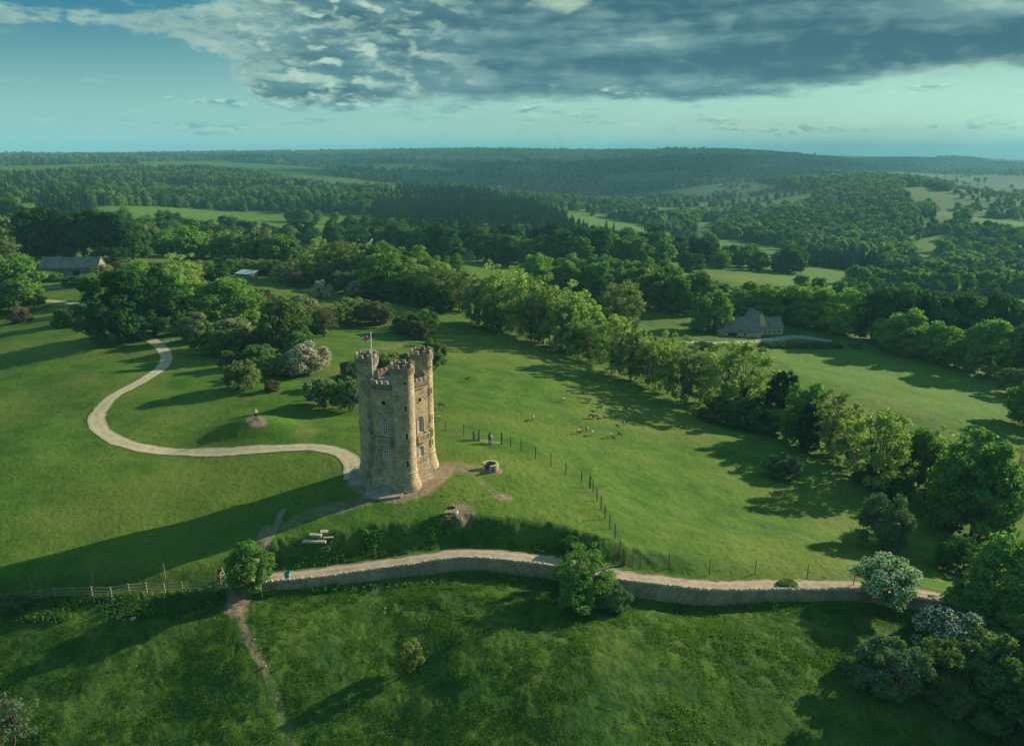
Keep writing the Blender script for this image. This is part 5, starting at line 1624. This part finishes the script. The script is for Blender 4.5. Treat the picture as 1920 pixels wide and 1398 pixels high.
T('bush', 1790, 1330, 1275, 100, 'thorn', 'low dark bush below the grey hawthorn', 'bush')
T('round', 2010, 1250, 1080, 210, 'green', 'green tree just outside the right edge', var=1)
T('round', 1990, 1420, 1240, 220, 'deep', 'dark tree just outside the bottom right corner', var=2)
# along the wall
T('airy', 1093, 1118, 1024, 112, 'green', 'leafy green tree standing over the wall mid way', var=0)
T('bush', 1146, 1138, 1090, 66, 'grey', 'grey drooping bush against the wall', 'bush')
T('bush', 1070, 1036, 1004, 42, 'deep', 'small dark bush behind the tree over the wall', 'bush')
T('bush', 1085, 1138, 1085, 80, 'green', 'green bush at the meadow foot of the wall', 'bush')
T('round', 470, 1104, 1017, 88, 'green', 'round bright green tree beside the gate', var=1)
T('sapling', 773, 1254, 1198, 50, 'olive', 'small lone sapling in the middle of the meadow')
T('bare', 18, 1405, 1290, 120, 'grey', 'thin twiggy bush in the bottom left corner', 'bush', var=0)
T('may', 22, 1146, 1114, 56, 'thorn', 'low white flowered shrub in shade by the rail fence', 'bush', blossom='grey', var=0)
T('bush', 1478, 1100, 1086, 34, 'olive', 'tiny shrub growing on the track edge', 'bush')
# around the cottage
T('airy', 1164, 605, 522, 92, 'olive', 'thin tree with bare spreading limbs in the middle field', var=3)
T('round', 1312, 624, 556, 44, 'green', 'slim green tree left of the cottage', var=0)
T('round', 1338, 622, 545, 58, 'lime', 'bright green tree beside the cottage gable', var=1)
for x, w in ((1440, 30), (1462, 28), (1488, 34), (1512, 30), (1536, 32), (1566, 28), (1602, 26)):
    T('bush', x, 651, 640, w, 'thorn', 'low clipped shrub in the hedge before the cottage', 'bush', 'shrubs in the cottage hedge')
cot = [(1390,604,545,60,'olive'),(1428,604,536,72,'green'),(1470,606,534,78,'green'),(1508,612,538,74,'lime'),(1540,616,540,70,'green'),(1582,628,538,84,'lime')]
cl = ['olive tree behind the cottage chimney','green tree behind the cottage roof','green tree behind the cottage wing','bright green tree right of the cottage wing','green tree over the cottage drive','large bright tree at the end of the cottage drive']
for (x, yb, yt, w, lf), lab in zip(cot, cl): T('round', x, yb, yt, w, lf, lab)
right = [(1688,662,578,96,'lime','rounded bright green tree, left of the group by the right field'),(1664,650,598,70,'green','green tree at the left end of the group by the right field'),
         (1712,668,612,70,'olive','olive tree below the rounded bright one'),(1762,680,604,80,'lime','yellow green tree in the middle of the group'),(1790,688,626,60,'olive','small olive tree before the largest of the group'),
         (1852,704,597,112,'green','largest rounded tree of the group by the right field'),(1912,716,610,80,'deep','dark tree at the right end of the group'),(1820,690,640,60,'thorn','dark thorn at the foot of the largest tree'),
         (1900,742,690,70,'thorn','dark thorn at the right edge of the right field'),(1945,800,700,110,'green','green tree at the right edge below the right field')]
for x, yb, yt, w, lf, lab in right: T('round', x, yb, yt, w, lf, lab)
T('thorn', 1100, 622, 606, 30, 'thorn', 'small dark shrub at the left of the middle field', 'bush')
T('bush', 1320, 652, 640, 40, 'thorn', 'dark low shrub by the cottage drive', 'bush')

# belts of woodland: every tree its own, alike within a belt
def belt(px, n, hr, wr, kinds, leaves, label, group, jit=(6, 3)):
    px = np.array(px, float); s = np.concatenate([[0], np.cumsum(np.hypot(*(px[1:] - px[:-1]).T))])
    for k in range(n):
        d = s[-1] * (k + rnd.uniform(.2, .8)) / n
        x = np.interp(d, s, px[:, 0]) + rnd.uniform(-jit[0], jit[0]); y = np.interp(d, s, px[:, 1]) + rnd.uniform(-jit[1], jit[1])
        w = rnd.uniform(*wr); h = rnd.uniform(*hr)
        grow(rnd.choice(kinds), at(x, y), h, w, rnd.choice(leaves), label, 'tree', group)
belt([(0,425),(60,420)], 4, (15,20), (15,19), ['wood'], ['mid','deep'], 'tree in the wood left of the dark beech clump', 'wood left of the beeches', (8,4))
belt([(0,470),(70,462)], 4, (13,17), (13,16), ['wood'], ['mid','deep','olive'], 'tree behind the fields at the left edge', 'trees at the left edge', (8,4))
belt([(270,476),(400,482),(560,500)], 15, (11,15), (11,15), ['wood'], ['mid','green','olive'], 'green tree in the belt behind the scrub', 'belt behind the scrub', (6,5))
belt([(250,452),(420,462),(600,472)], 15, (11,15), (12,16), ['wood'], ['mid','deep','mid'], 'tree in the second rank of the belt behind the scrub', 'second rank behind the scrub', (6,4))
belt([(230,432),(300,440),(430,452),(600,458)], 13, (12,17), (14,18), ['wood'], ['deep','mid'], 'dark rounded tree below the bright far pasture', 'trees below the far pasture', (8,3))
belt([(610,462),(700,474),(860,488),(1000,496)], 17, (15,20), (14,19), ['wood'], ['deep','beech','deep','mid'], 'dark tree in the beech wood beyond the white mast', 'beech wood beyond the mast', (8,4))
belt([(640,450),(760,458),(900,466),(1020,472)], 12, (16,21), (15,20), ['wood'], ['deep','beech'], 'very dark tree at the back of the beech wood', 'back of the beech wood', (8,4))
belt([(1020,494),(1120,496),(1260,496)], 13, (15,21), (15,20), ['wood'], ['deep','mid','deep'], 'dark tree in the wood beyond the tree belt', 'wood beyond the belt', (8,4))
belt([(1020,478),(1140,478),(1260,486),(1340,494)], 13, (16,23), (15,20), ['wood'], ['beech','deep','deep'], 'dark rounded tree at the back of the wood beyond the belt', 'back of the wood beyond the belt', (8,4))
belt([(1010,556),(1120,566),(1240,582),(1310,590)], 14, (13,17), (11,15), ['round','wood'], ['mid','green','lime','olive'], 'tree in the long belt behind the middle field', 'belt behind the middle field', (7,4))
belt([(1290,566),(1420,580)], 5, (8,10), (9,11), ['round','wood'], ['lime','green','mid'], 'low bright tree at the right end of the long belt', 'right end of the long belt', (7,4))
belt([(1000,535),(1120,545),(1260,556)], 13, (12,16), (12,15), ['round','wood'], ['lime','green','mid'], 'bright topped tree in the second rank of the long belt', 'second rank of the long belt', (7,4))
belt([(1390,585),(1500,594),(1600,606)], 10, (10,12.5), (10,13), ['round','wood'], ['lime','green','olive'], 'tree in the belt behind the cottage', 'belt behind the cottage', (6,4))
belt([(1630,640),(1700,640),(1800,652),(1920,672)], 11, (17,22), (12,16), ['wood'], ['deep','beech'], 'tall dark tree in the wood behind the right field', 'dark wood behind the right field', (6,4))
belt([(1640,606),(1740,612),(1830,622),(1930,640)], 12, (12,16), (12,16), ['wood'], ['deep','mid','deep'], 'tree in the middle of the dark wood at the right', 'middle of the dark wood', (8,5))
belt([(1650,575),(1760,588),(1920,604)], 11, (8,11), (10,14), ['wood'], ['mid','deep'], 'tree on the far side of the dark wood at the right', 'far side of the dark wood', (8,5))
belt([(1290,512),(1360,500),(1440,508),(1500,515)], 6, (9,16), (10,17), ['wood'], ['deep','mid'], 'scattered dark tree in the pasture beyond the belt', 'scattered pasture trees', (20,5))
belt([(1560,545),(1660,548),(1760,556),(1900,575)], 10, (7,11), (9,13), ['wood'], ['mid','deep'], 'tree in the valley hedges at the right', 'valley hedge trees', (20,8))
belt([(540,415),(560,418),(580,415)], 4, (11,15), (14,18), ['wood'], ['mid','deep'], 'tree in the clump on the far pasture', 'clump on the far pasture', (6,2))
belt([(1480,540),(1560,556),(1640,572)], 4, (6,9), (8,10), ['wood'], ['green','mid'], 'tree between the cottage belt and the valley pasture', 'trees above the cottage', (10,4))
grow('far', at(628, 420), 11, 12, 'mid', 'single tree standing on the far pasture')
grow('wood', at(1485, 510), 18, 22, 'deep', 'broad dark tree alone on the valley pasture')

# ------------------------------------------------------------------ far woods: one mass each, trees set out over the hill
def woods():
    X, Y, S, Kc = [], [], [], []
    rg = np.random.default_rng(5)
    def grid(sp_, r0, r1, a0, a1):
        out = []
        n = int((r1 - r0) / sp_)
        for i in range(n):
            r_ = r0 + sp_ * i; m = int(r_ * (a1 - a0) / sp_)
            a = a0 + (np.arange(m) + rg.uniform(0, 1)) * sp_ / r_
            out.append(np.stack([(r_ + rg.normal(0, sp_ * .28, m)) * np.sin(a), (r_ + rg.normal(0, sp_ * .28, m)) * np.cos(a)], 1))
        return np.concatenate(out)
    sets = []
    for nm, (poly, sp_, cf, sc) in WOODS.items():
        xs = [p[0] for p in poly]
        a0, a1 = math.atan((min(xs) - CX) / F / 1.0) - .06, math.atan((max(xs) - CX) / F) + .06
        r0, r1 = (600, 2300) if sp_ < 9 else ((1500, 4200) if sp_ < 14 else (2400, 8200))
        g = grid(sp_, r0, r1, a0, a1)
        z = height(g[:, 0], g[:, 1]); px, py = project(g[:, 0], g[:, 1], z + 7 * sc)
        k = poly_inside(px + rg.normal(0, 5, len(px)), py + rg.normal(0, 1.2, len(px)), poly)
        if nm == 'far_slope_copses': k &= fbm(g[:, 0] / 150, g[:, 1] / 110, 29, 3) > .10
        k &= (fbm(g[:, 0] / 70, g[:, 1] / 70, 51, 2) > -.34)                # glades
        g = g[k]; z = z[k]
        con = (rg.uniform(0, 1, len(g)) < cf) if cf in (0, 1) else ((fbm(g[:, 0] / 120, g[:, 1] / 120, 7, 2) + rg.uniform(-.3, .3, len(g))) > (.5 - cf) * .9)
        sets.append((np.stack([g[:, 0], g[:, 1], z], 1), con, sc * rg.uniform(.55, 1.3, len(g)) * (1 + .35 * fbm(g[:, 0] / 90, g[:, 1] / 90, 19, 2))))
    # hedgerows and lone trees over the far farmland
    a = rg.uniform(-.64, .64, 16000); r_ = np.exp(rg.uniform(math.log(950), math.log(4200), 16000))
    x, y = r_ * np.sin(a), r_ * np.cos(a)
    hn = np.minimum(np.abs(fbm(x / 420, y / 300, 41, 2)), np.abs(fbm(x / 330, y / 500, 77, 2)))
    z = height(x, y); px, py = project(x, y, z)
    k = ((hn < .045) & (fbm(x / 700, y / 700, 3, 2) > -.35)) | ((fbm(x / 160, y / 160, 15, 2) > .52))
    for poly in LUSH: k &= ~poly_inside(px, py, poly)
    x, y, z = x[k], y[k], z[k]
    sets.append((np.stack([x, y, z], 1), rg.uniform(0, 1, len(x)) < .08, rg.uniform(.4, .75, len(x))))
    # dense hedgerow belts in the valley
    for px_, n in (([(1000,378),(1100,402),(1180,418),(1260,444),(1330,462),(1440,474)], 150), ([(1340,498),(1430,490),(1500,496)], 34), ([(1640,500),(1740,520),(1920,545)], 110), ([(1690,512),(1790,505),(1920,528)], 90), ([(1700,535),(1800,530),(1930,560)], 80), ([(1760,470),(1800,490),(1920,515)], 70),
                   ([(1280,416),(1380,404),(1480,390)], 60), ([(0,318),(240,312),(440,318)], 110), ([(1560,530),(1700,545),(1820,552)], 60), ([(700,432),(800,440),(1000,452),(1180,452)], 110), ([(1420,440),(1380,430),(1330,424)], 40)):
        q = np.array(px_, float); s = np.concatenate([[0], np.cumsum(np.hypot(*(q[1:] - q[:-1]).T))])
        d = rg.uniform(0, s[-1], n)
        P = np.array([at(np.interp(v, s, q[:, 0]) + rg.normal(0, 4), np.interp(v, s, q[:, 1]) + rg.normal(0, 1.8)) for v in d])
        P = P[np.hypot(P[:, 0], P[:, 1]) < 6000]
        sets.append((P, rg.uniform(0, 1, len(P)) < .1, rg.uniform(.5, .85, len(P))))
    P = np.concatenate([s[0] for s in sets]); con = np.concatenate([s[1] for s in sets]); sc = np.concatenate([s[2] for s in sets])
    keep = np.ones(len(P), bool)                                # the open fields stay open
    for dz in (1, 5 , 9):
        px, py = project(P[:, 0], P[:, 1], P[:, 2] + dz)
        for poly in LUSH: keep &= ~poly_inside(px, py, poly)
    P, con, sc = P[keep], con[keep], sc[keep]
    print('far trees', len(P))
    srcs = [('far', 0, 'mid', False), ('far', 1, 'deep', False), ('far', 2, 'mid', False), ('far_conifer', 0, 'conifer', True), ('far_conifer', 1, 'conifer', True)]
    which = rg.integers(0, 3, len(P)); which[con] = 3 + rg.integers(0, 2, con.sum())
    src_px = [(1215, 436), (1228, 440), (596, 416), (1136, 436), (1150, 438)]
    labs = ['lone tree at the foot of the bright far field', 'second lone tree at the foot of the bright far field', 'small tree right of the clump on the far pasture', 'dark spruce at the corner of the conifer wood', 'second dark spruce at the corner of the conifer wood']
    for i, (kind, v, lf, c_) in enumerate(srcs):
        t = grow(kind, at(*src_px[i]), TREES[kind][v][3] * .8, TREES[kind][v][4] * .8, lf, labs[i], var=v)
        src = [c for c in t.children if c.name.startswith('crown')][0]
        m = which == i
        Pm = P[m]; me = bpy.data.meshes.new('far_woodland')
        me.vertices.add(len(Pm)); me.vertices.foreach_set('co', np.ascontiguousarray(Pm, np.float32).ravel())
        a_ = me.attributes.new('size', 'FLOAT', 'POINT'); a_.data.foreach_set('value', np.ascontiguousarray(sc[m], np.float32))
        b_ = me.attributes.new('spin', 'FLOAT', 'POINT'); b_.data.foreach_set('value', rg.uniform(0, 6.28, len(Pm)).astype(np.float32))
        o = bpy.data.objects.new('far_woodland', me); C.objects.link(o)
        tag(o, ['far hillside woods of mid green broadleaf trees', 'far hillside woods of deep green broadleaf trees', 'far hillside woods and hedgerows of green trees', 'far dark conifer wood on the slope', 'far conifers mixed into the hill woods'][i], 'woodland', kind='stuff')
        g = bpy.data.node_groups.new('far_woodland', 'GeometryNodeTree')
        g.interface.new_socket('Geometry', in_out='INPUT', socket_type='NodeSocketGeometry'); g.interface.new_socket('Geometry', in_out='OUTPUT', socket_type='NodeSocketGeometry')
        N = g.nodes; Lk = g.links
        gi = N.new('NodeGroupInput'); go = N.new('NodeGroupOutput')
        iop = N.new('GeometryNodeInstanceOnPoints'); oi = N.new('GeometryNodeObjectInfo'); oi.inputs['Object'].default_value = src; oi.inputs['As Instance'].default_value = True
        oi.transform_space = 'ORIGINAL'
        na = N.new('GeometryNodeInputNamedAttribute'); na.data_type = 'FLOAT'; na.inputs['Name'].default_value = 'size'
        nb = N.new('GeometryNodeInputNamedAttribute'); nb.data_type = 'FLOAT'; nb.inputs['Name'].default_value = 'spin'
        cx = N.new('ShaderNodeCombineXYZ')
        Lk.new(gi.outputs[0], iop.inputs['Points']); Lk.new(oi.outputs['Geometry'], iop.inputs['Instance'])
        Lk.new(nb.outputs['Attribute'], cx.inputs[2]); Lk.new(cx.outputs[0], iop.inputs['Rotation']); Lk.new(na.outputs['Attribute'], iop.inputs['Scale'])
        Lk.new(iop.outputs[0], go.inputs[0])
        md = o.modifiers.new('trees', 'NODES'); md.node_group = g
woods()

# ------------------------------------------------------------------ rough grass, nettles and flowers (uncountable)
GRASS = mat_leaf('grass_blades', (.044, .094, .013), (.06, .104, .015), .5, .42)
WEED = mat_leaf('nettle_leaves', (.046, .105, .024), (.06, .115, .028), .45, .4)
CUP = mat_leaf('buttercup_petals', (.50, .42, .02), (.5, .42, .02), .2, .3)
def sprinkle(name, label, cat, mat, pts, hgt, wid, seed, blades=4):
    rg = np.random.default_rng(seed)
    n = len(pts); patch = fbm(pts[:, 0] / 3.5, pts[:, 1] / 3.0, seed + 50, 3); P = np.repeat(pts, blades, 0); k = len(P)
    a = rg.uniform(0, 6.283, k); ln = hgt * rg.uniform(.5, 1.2, k) * np.repeat(1 + .9 * patch, blades); w = wid * rg.uniform(.6, 1.3, k)
    P = P + np.stack([rg.normal(0, wid * 1.6, k), rg.normal(0, wid * 1.6, k), np.full(k, -.02)], 1)
    t = np.stack([np.cos(a), np.sin(a), np.zeros(k)], 1); lean = np.stack([rg.normal(0, .45, k), rg.normal(0, .45, k), np.ones(k)], 1)
    top = P + lean * ln[:, None]; s = t * w[:, None] * .5
    mid = P + lean * ln[:, None] * .55
    V = np.stack([P - s * .5, mid + s * 1.1, top, mid - s * 1.1], 1).reshape(-1, 3)
    tone = np.clip(np.repeat(rg.normal(.5, .16, n) + .7 * patch, blades) + rg.normal(0, .15, k), 0, 1)
    me = np_mesh(name, V, np.arange(k * 4).reshape(-1, 4), [('tone', 'FACE', tone)])
    o = link(name, me, mat); tag(o, label, cat, kind='stuff'); return o

def scatter_pts(n, poly, seed, thr=None, sc=2.0, up=0.0):
    """points spread evenly over the ground inside a photo outline, clumped by noise"""
    rg = np.random.default_rng(seed)
    c = np.array([at(x, y)[:2] for x, y in poly])
    lo, hi = c.min(0), c.max(0)
    p = rg.uniform(lo, hi, (n, 2))
    p = p[poly_inside(p[:, 0], p[:, 1], c)]
    if thr is not None: p = p[fbm(p[:, 0] / sc, p[:, 1] / sc, seed, 3) + rg.uniform(-.15, .15, len(p)) > thr]
    d, ht, dr, ii = line_dist(p[:, 0], p[:, 1])
    on = (ii > NW0 * 6 - 2) & (d > -.55) & (d < 4.1)
    foot = np.minimum(np.minimum(seg_dist(p[:, 0], p[:, 1], DIRT[12][0]), seg_dist(p[:, 0], p[:, 1], DIRT[11][0])), seg_dist(p[:, 0], p[:, 1], DIRT[13][0]) + .25) < 1.0
    p = p[~on & ~foot]
    return np.stack([p[:, 0], p[:, 1], height(p[:, 0], p[:, 1]) + up], 1)
low = [(0,1128),(430,1112),(700,1098),(900,1078),(1000,1086),(1250,1132),(1500,1132),(1760,1150),(1920,1180),(1990,1450),(1700,1450),(1400,1450),(960,1450),(480,1450),(-60,1450)]
sprinkle('meadow_grass', 'tussocky rough grass over the lower meadow', 'grass', GRASS, scatter_pts(190000, low, 1, -.05, 1.1), .15, .06, 1, 3)
sprinkle('buttercups', 'yellow buttercups flecking the lower meadow', 'flowers', CUP, scatter_pts(11000, low, 2, .22, 6.0, .10), .06, .075, 2, 1)
bank = [(520,1030),(560,1016),(640,1000),(760,988),(900,990),(1000,1010),(1060,1030),(1100,1050),(1040,1056),(900,1040),(760,1044),(640,1064),(520,1070)]
sprinkle('nettle_bank', 'nettles and rough weeds covering the bank before the tower', 'undergrowth', WEED, scatter_pts(8000, bank, 3, .02, 1.2), .26, .13, 3, 5)
foot_l = [(0,1126),(200,1120),(420,1112),(432,1130),(300,1150),(100,1165),(0,1165)]
sprinkle('nettle_bed', 'dark nettles below the wooden rail fence', 'undergrowth', WEED, scatter_pts(5200, foot_l, 4, -.05, 1.5), .5, .18, 4, 5)
wall_l = [(500,1108),(700,1094),(900,1072),(1000,1080),(1200,1124),(1500,1128),(1700,1142),(1700,1152),(1300,1142),(1180,1134),(1000,1092),(900,1082),(700,1104),(500,1118)]
sprinkle('nettle_strip', 'dark weeds along the meadow foot of the wall', 'undergrowth', WEED, scatter_pts(3600, wall_l, 5, -.1, 1.2), .42, .17, 5, 5)

# ------------------------------------------------------------------ light, sky, air, camera
SUN_AZ = (0.857, 0.514)                         # towards the sun, over the right shoulder of the view
SUN_EL = R(19)
sd = Vector((SUN_AZ[0] * math.cos(SUN_EL), SUN_AZ[1] * math.cos(SUN_EL), math.sin(SUN_EL)))
L = bpy.data.lights.new('sun', 'SUN'); L.energy = 4.5; L.angle = R(.5); L.color = (1.0, .90, .70)
lo = bpy.data.objects.new('sun', L); C.objects.link(lo); lo.location = (200, 150, 200)
lo.rotation_euler = (-sd).to_track_quat('-Z', 'Y').to_euler()
SKY = 0.12
EXPO = 1.15
GAIN = SKY * 2 ** EXPO


def build_world():
    w = bpy.data.worlds.new('World'); scene.world = w; w.use_nodes = True
    nt = NT(w.node_tree); nt.n.clear()
    out = nt.node('ShaderNodeOutputWorld')
    sky = nt.node('ShaderNodeTexSky', sky_type='NISHITA', sun_disc=False)
    sky.sun_elevation = SUN_EL; sky.sun_rotation = math.atan2(SUN_AZ[0], SUN_AZ[1])
    sky.air_density = 1.0; sky.dust_density = 1.2; sky.ozone_density = 1.6; sky.altitude = 300
    d = nt.node('ShaderNodeTexCoord').outputs['Generated']
    s = nt.node('ShaderNodeSeparateXYZ', {0: d})
    az = nt.math('MULTIPLY', nt.math('ARCTAN2', s.outputs[0], s.outputs[1]), 180 / PI)
    el = nt.math('MULTIPLY', nt.math('ARCSINE', s.outputs[2]), 180 / PI)
    mul = lambda a, b: nt.math('MULTIPLY', a, b)
    add = lambda a, b: nt.math('ADD', a, b)
    sub = lambda a, b: nt.math('SUBTRACT', a, b)
    def k(c): return tuple(v / GAIN for v in c)
    right = nt.ss(az, -36, 34)
    # clear air low over the hills, from teal on the left to pale mint towards the sun
    high = nt.mix(1.0, sky.outputs[0], (.62, 1.0, .86), 'MULTIPLY')
    hor = nt.mix(right, k((.310, .590, .520)), k((.600, .920, .680)))
    upc = nt.mix(right, k((.022, .180, .305)), k((.150, .450, .440)))
    lowsky = nt.mix(nt.ss(el, .2, 9.5), hor, upc)
    base = nt.mix(nt.ss(el, 11, 30), lowsky, high)
    def vec(ka, ke, oz=0.0, da=0.0, de=0.0):
        return nt.node('ShaderNodeCombineXYZ', {0: mul(add(az, da), ka), 1: mul(add(el, de), ke), 2: oz}).outputs[0]
    def billow(ka, ke, oz, da=0.0, de=0.0, detail=8.0):
        # heaped, cauliflower-like field: folded noise over two scales plus fine fray
        v = vec(ka, ke, oz, da, de)
        v2 = nt.node('ShaderNodeVectorMath', {0: v, 1: (2.3, 2.3, 2.3)}, operation='MULTIPLY').outputs[0]
        f1 = nt.math('ABSOLUTE', sub(nt.noise(v, 1.0, 1, .5), .5)); f2 = nt.math('ABSOLUTE', sub(nt.noise(v2, 1.0, 2, .5), .5))
        f3 = sub(nt.noise(v2, 2.2, detail, .66), .5)
        return add(add(mul(f1, 1.3), mul(f2, .75)), add(mul(f3, .42), .33))
    curve = nt.node('ShaderNodeFloatCurve')
    cm = curve.mapping.curves[0]
    pts = [(-90, 6.5), (-40, 5.6), (-30, 6.0), (-24, 6.1), (-20.5, 5.0), (-18.2, 3.2), (-16.4, 2.45), (-8, 2.45), (0, 2.7), (8, 3.0), (14, 3.2), (20, 3.5), (28, 3.8), (40, 4.4), (90, 7)]
    cm.points[0].location = (0.0, pts[0][1] / 12); cm.points[1].location = (1.0, pts[-1][1] / 12)
    for a, e in pts[1:-1]: cm.points.new((a + 90) / 180, e / 12)
    curve.mapping.update()
    nt.put(curve.inputs['Value'], nt.math('DIVIDE', add(az, 90), 180))
    elow = mul(curve.outputs[0], 12)
    above = sub(el, elow)
    left = nt.ss(az, -13, -22)                                  # thinner, broken cloud on the left
    lump = nt.ss(az, 1, -13)                                    # heaped cloud at the bank's left end
    b1 = billow(.13, .34, 1.0); b1s = billow(.13, .34, 1.0, 1.0, .45)
    b2 = billow(.24, .50, 21.0, detail=8.0); b2s = billow(.24, .50, 21.0, .6, .45, 8.0)
    n1 = nt.noise(vec(.060, .40, 4.0), 1.0, 8, .60)
    fine = nt.noise(vec(.6, 1.1, 7.0), 1.0, 5, .6)
    field = add(add(mul(sub(b1, .55), add(1.1, mul(lump, 1.2))), mul(sub(n1, .5), add(2.6, mul(left, 1.0)))), add(mul(sub(fine, .5), .4), mul(mul(sub(b2, .55), 1.3), add(.25, mul(lump, .75)))))
    thick = add(mul(nt.math('MINIMUM', above, 2.0), sub(.66, mul(left, .42))), field)
    a1 = mul(nt.ss(thick, -.06, .55), nt.ss(el, 26, 48, 1, 0))
    # shade inside the bank: long soft bands, darker underside, lit heads
    streak = nt.noise(vec(.026, .52, 6.0), 1.0, 6, .58)
    soft = nt.noise(vec(.075, .28, 2.0), 1.0, 5, .58)
    tone = add(mul(sub(streak, .5), 1.4), add(mul(sub(soft, .5), 1.5), mul(sub(b1, .55), .8)))
    body = nt.mix(nt.ss(tone, -.26, .26), k((.034, .115, .165)), k((.145, .285, .310)))
    body = nt.mix(nt.ss(tone, .16, .48), body, k((.34, .52, .45)))
    under = nt.ss(above, 1.3, .3)
    body = nt.mix(mul(under, sub(.50, mul(left, .50))), body, k((.046, .145, .195)))
    sun_edge = mul(nt.ss(sub(b1, b1s), .0, .22), add(.10, mul(lump, .80)))
    body = nt.mix(sun_edge, body, k((.46, .62, .50)))
    body = nt.mix(mul(nt.ss(sub(b2, b2s), .02, .24), add(.06, mul(lump, .80))), body, k((.58, .75, .60)))
    body = nt.mix(mul(nt.ss(sub(b2s, b2), .02, .26), add(.03, mul(lump, .35))), body, k((.085, .210, .255)))
    body = nt.mix(mul(left, .60), body, nt.mix(nt.ss(field, -.5, .6), k((.30, .48, .43)), k((.12, .28, .32))))
    rim = nt.mix(mul(under, .85), nt.mix(right, k((.36, .54, .47)), k((.50, .72, .52))), k((.10, .27, .30)))
    cloud = nt.mix(nt.ss(thick, .05, .80), rim, body)
    base = nt.mix(a1, base, cloud)
    # a gap near the top where the sun breaks through white
    gx = sub(az, 3.2); gy = sub(el, 9.3)
    gap = nt.math('SQRT', add(mul(gx, mul(gx, .09)), mul(gy, gy)))
    base = nt.mix(mul(nt.ss(add(gap, mul(sub(b1, .55), 1.6)), .50, .05), .55), base, k((.62, .82, .58)))
    # small fair-weather clouds low over the hills
    b3 = billow(.42, 1.10, 9.0, detail=6.0); b3s = billow(.42, 1.10, 9.0, .28, .22, 6.0)
    n3 = nt.noise(vec(.13, .95, 15.0), 1.0, 4, .55)
    c3 = add(mul(sub(b3, .55), .8), mul(sub(n3, .5), 2.0))
    band = mul(nt.ss(el, .4, 1.0), nt.ss(el, 3.6, 4.8, 1, 0))
    a2 = mul(nt.ss(c3, .0, .34), band)
    small = nt.mix(nt.ss(sub(b3, b3s), -.10, .10), nt.mix(right, k((.100, .29, .335)), k((.19, .46, .41))), nt.mix(right, k((.44, .66, .58)), k((.62, .90, .64))))
    base = nt.mix(mul(a2, .95), base, small)
    bg = nt.node('ShaderNodeBackground', {0: base, 1: SKY})
    nt.put(out.inputs[0], bg.outputs[0])
build_world()


# clouds added out of view towards the sun to shade the far slopes
def cloud(i, gx, gy, rx, ry, label):
    h = 1500.0; k = h / math.tan(SUN_EL)
    c = Vector((gx + SUN_AZ[0] * k, gy + SUN_AZ[1] * k, h))
    bm = bmesh.new(); q = random.Random(100 + i)
    for j in range(46):
        a = q.uniform(0, 6.283); f = math.sqrt(q.uniform(0, 1)) * .88
        r_ = q.uniform(.16, .30) * min(rx, ry) * (1.15 - .5 * f)
        Mx = Matrix.Translation((rx * f * math.cos(a), ry * f * math.sin(a), r_ * .15 + 50 * (1 - f))) @ Matrix.Diagonal((r_ * 1.3, r_ * 1.2, r_ * .42, 1))
        bmesh.ops.create_icosphere(bm, subdivisions=3, radius=1, matrix=Mx)
    for v in bm.verts:
        n = fbm(np.array([v.co.x / 70]), np.array([v.co.y / 70 + v.co.z / 50]), 3, 3)[0]
        v.co += Vector((n * 26, n * 22, abs(n) * 26))
    me = bpy.data.meshes.new('cloud'); bm.to_mesh(me); bm.free()
    o = link('cloud', me, SHADE_CLOUDM, smooth=True); o.location = c
    tag(o, label, 'cloud', 'added clouds shading the far slopes')
SHADE_CLOUDM = simple('shade_cloud_white', (.80, .82, .82), 1.0, .05, .01, spec=0.0)
for i, (gx, gy, rx, ry) in enumerate(((120, 2150, 620, 430), (760, 2650, 560, 480), (200, 3300, 900, 560), (1250, 3800, 760, 640), (-900, 3000, 620, 420), (2500, 5200, 1000, 800))):
    cloud(i, gx, gy, rx, ry, 'unseen cloud added to shade the far slopes')

# the air between here and the hills
hb = MB().box((0, 19000, 0), (62000, 46000, 700)).mesh('haze')
hz = bpy.data.objects.new('haze', hb); C.objects.link(hz)
zmin, zmax = -260.0, 190.0
for v in hb.vertices: v.co.z = zmin if v.co.z < 0 else zmax
m, nt, out = material('haze_air')
pv = nt.node('ShaderNodeVolumePrincipled', {'Color': (.27, .66, .78), 'Density': 1.25e-4, 'Anisotropy': 0.0})
nt.put(out.inputs['Volume'], pv.outputs[0])
hb.materials.append(m); tag(hz, 'pale blue haze in the air over the far valley', 'haze', kind='stuff')

cam = bpy.data.cameras.new('camera'); cam.sensor_width = 36; cam.lens = F / 1920 * 36; cam.clip_end = 100000; cam.clip_start = .5
co = bpy.data.objects.new('camera', cam); C.objects.link(co)
co.location = (0, 0, HC); co.rotation_euler = (PI / 2 - PITCH, 0, 0)
scene.camera = co
scene.render.engine = 'CYCLES'
cy = scene.cycles
cy.max_bounces = 6; cy.diffuse_bounces = 3; cy.glossy_bounces = 2; cy.transmission_bounces = 4; cy.volume_bounces = 0; cy.transparent_max_bounces = 8
cy.use_denoising = True
cy.caustics_reflective = False; cy.caustics_refractive = False
vs = scene.view_settings
scene.display_settings.display_device = 'sRGB'
vs.view_transform = 'Standard'; vs.look = 'None'; vs.exposure = EXPO; vs.gamma = 1.0; vs.use_curve_mapping = False
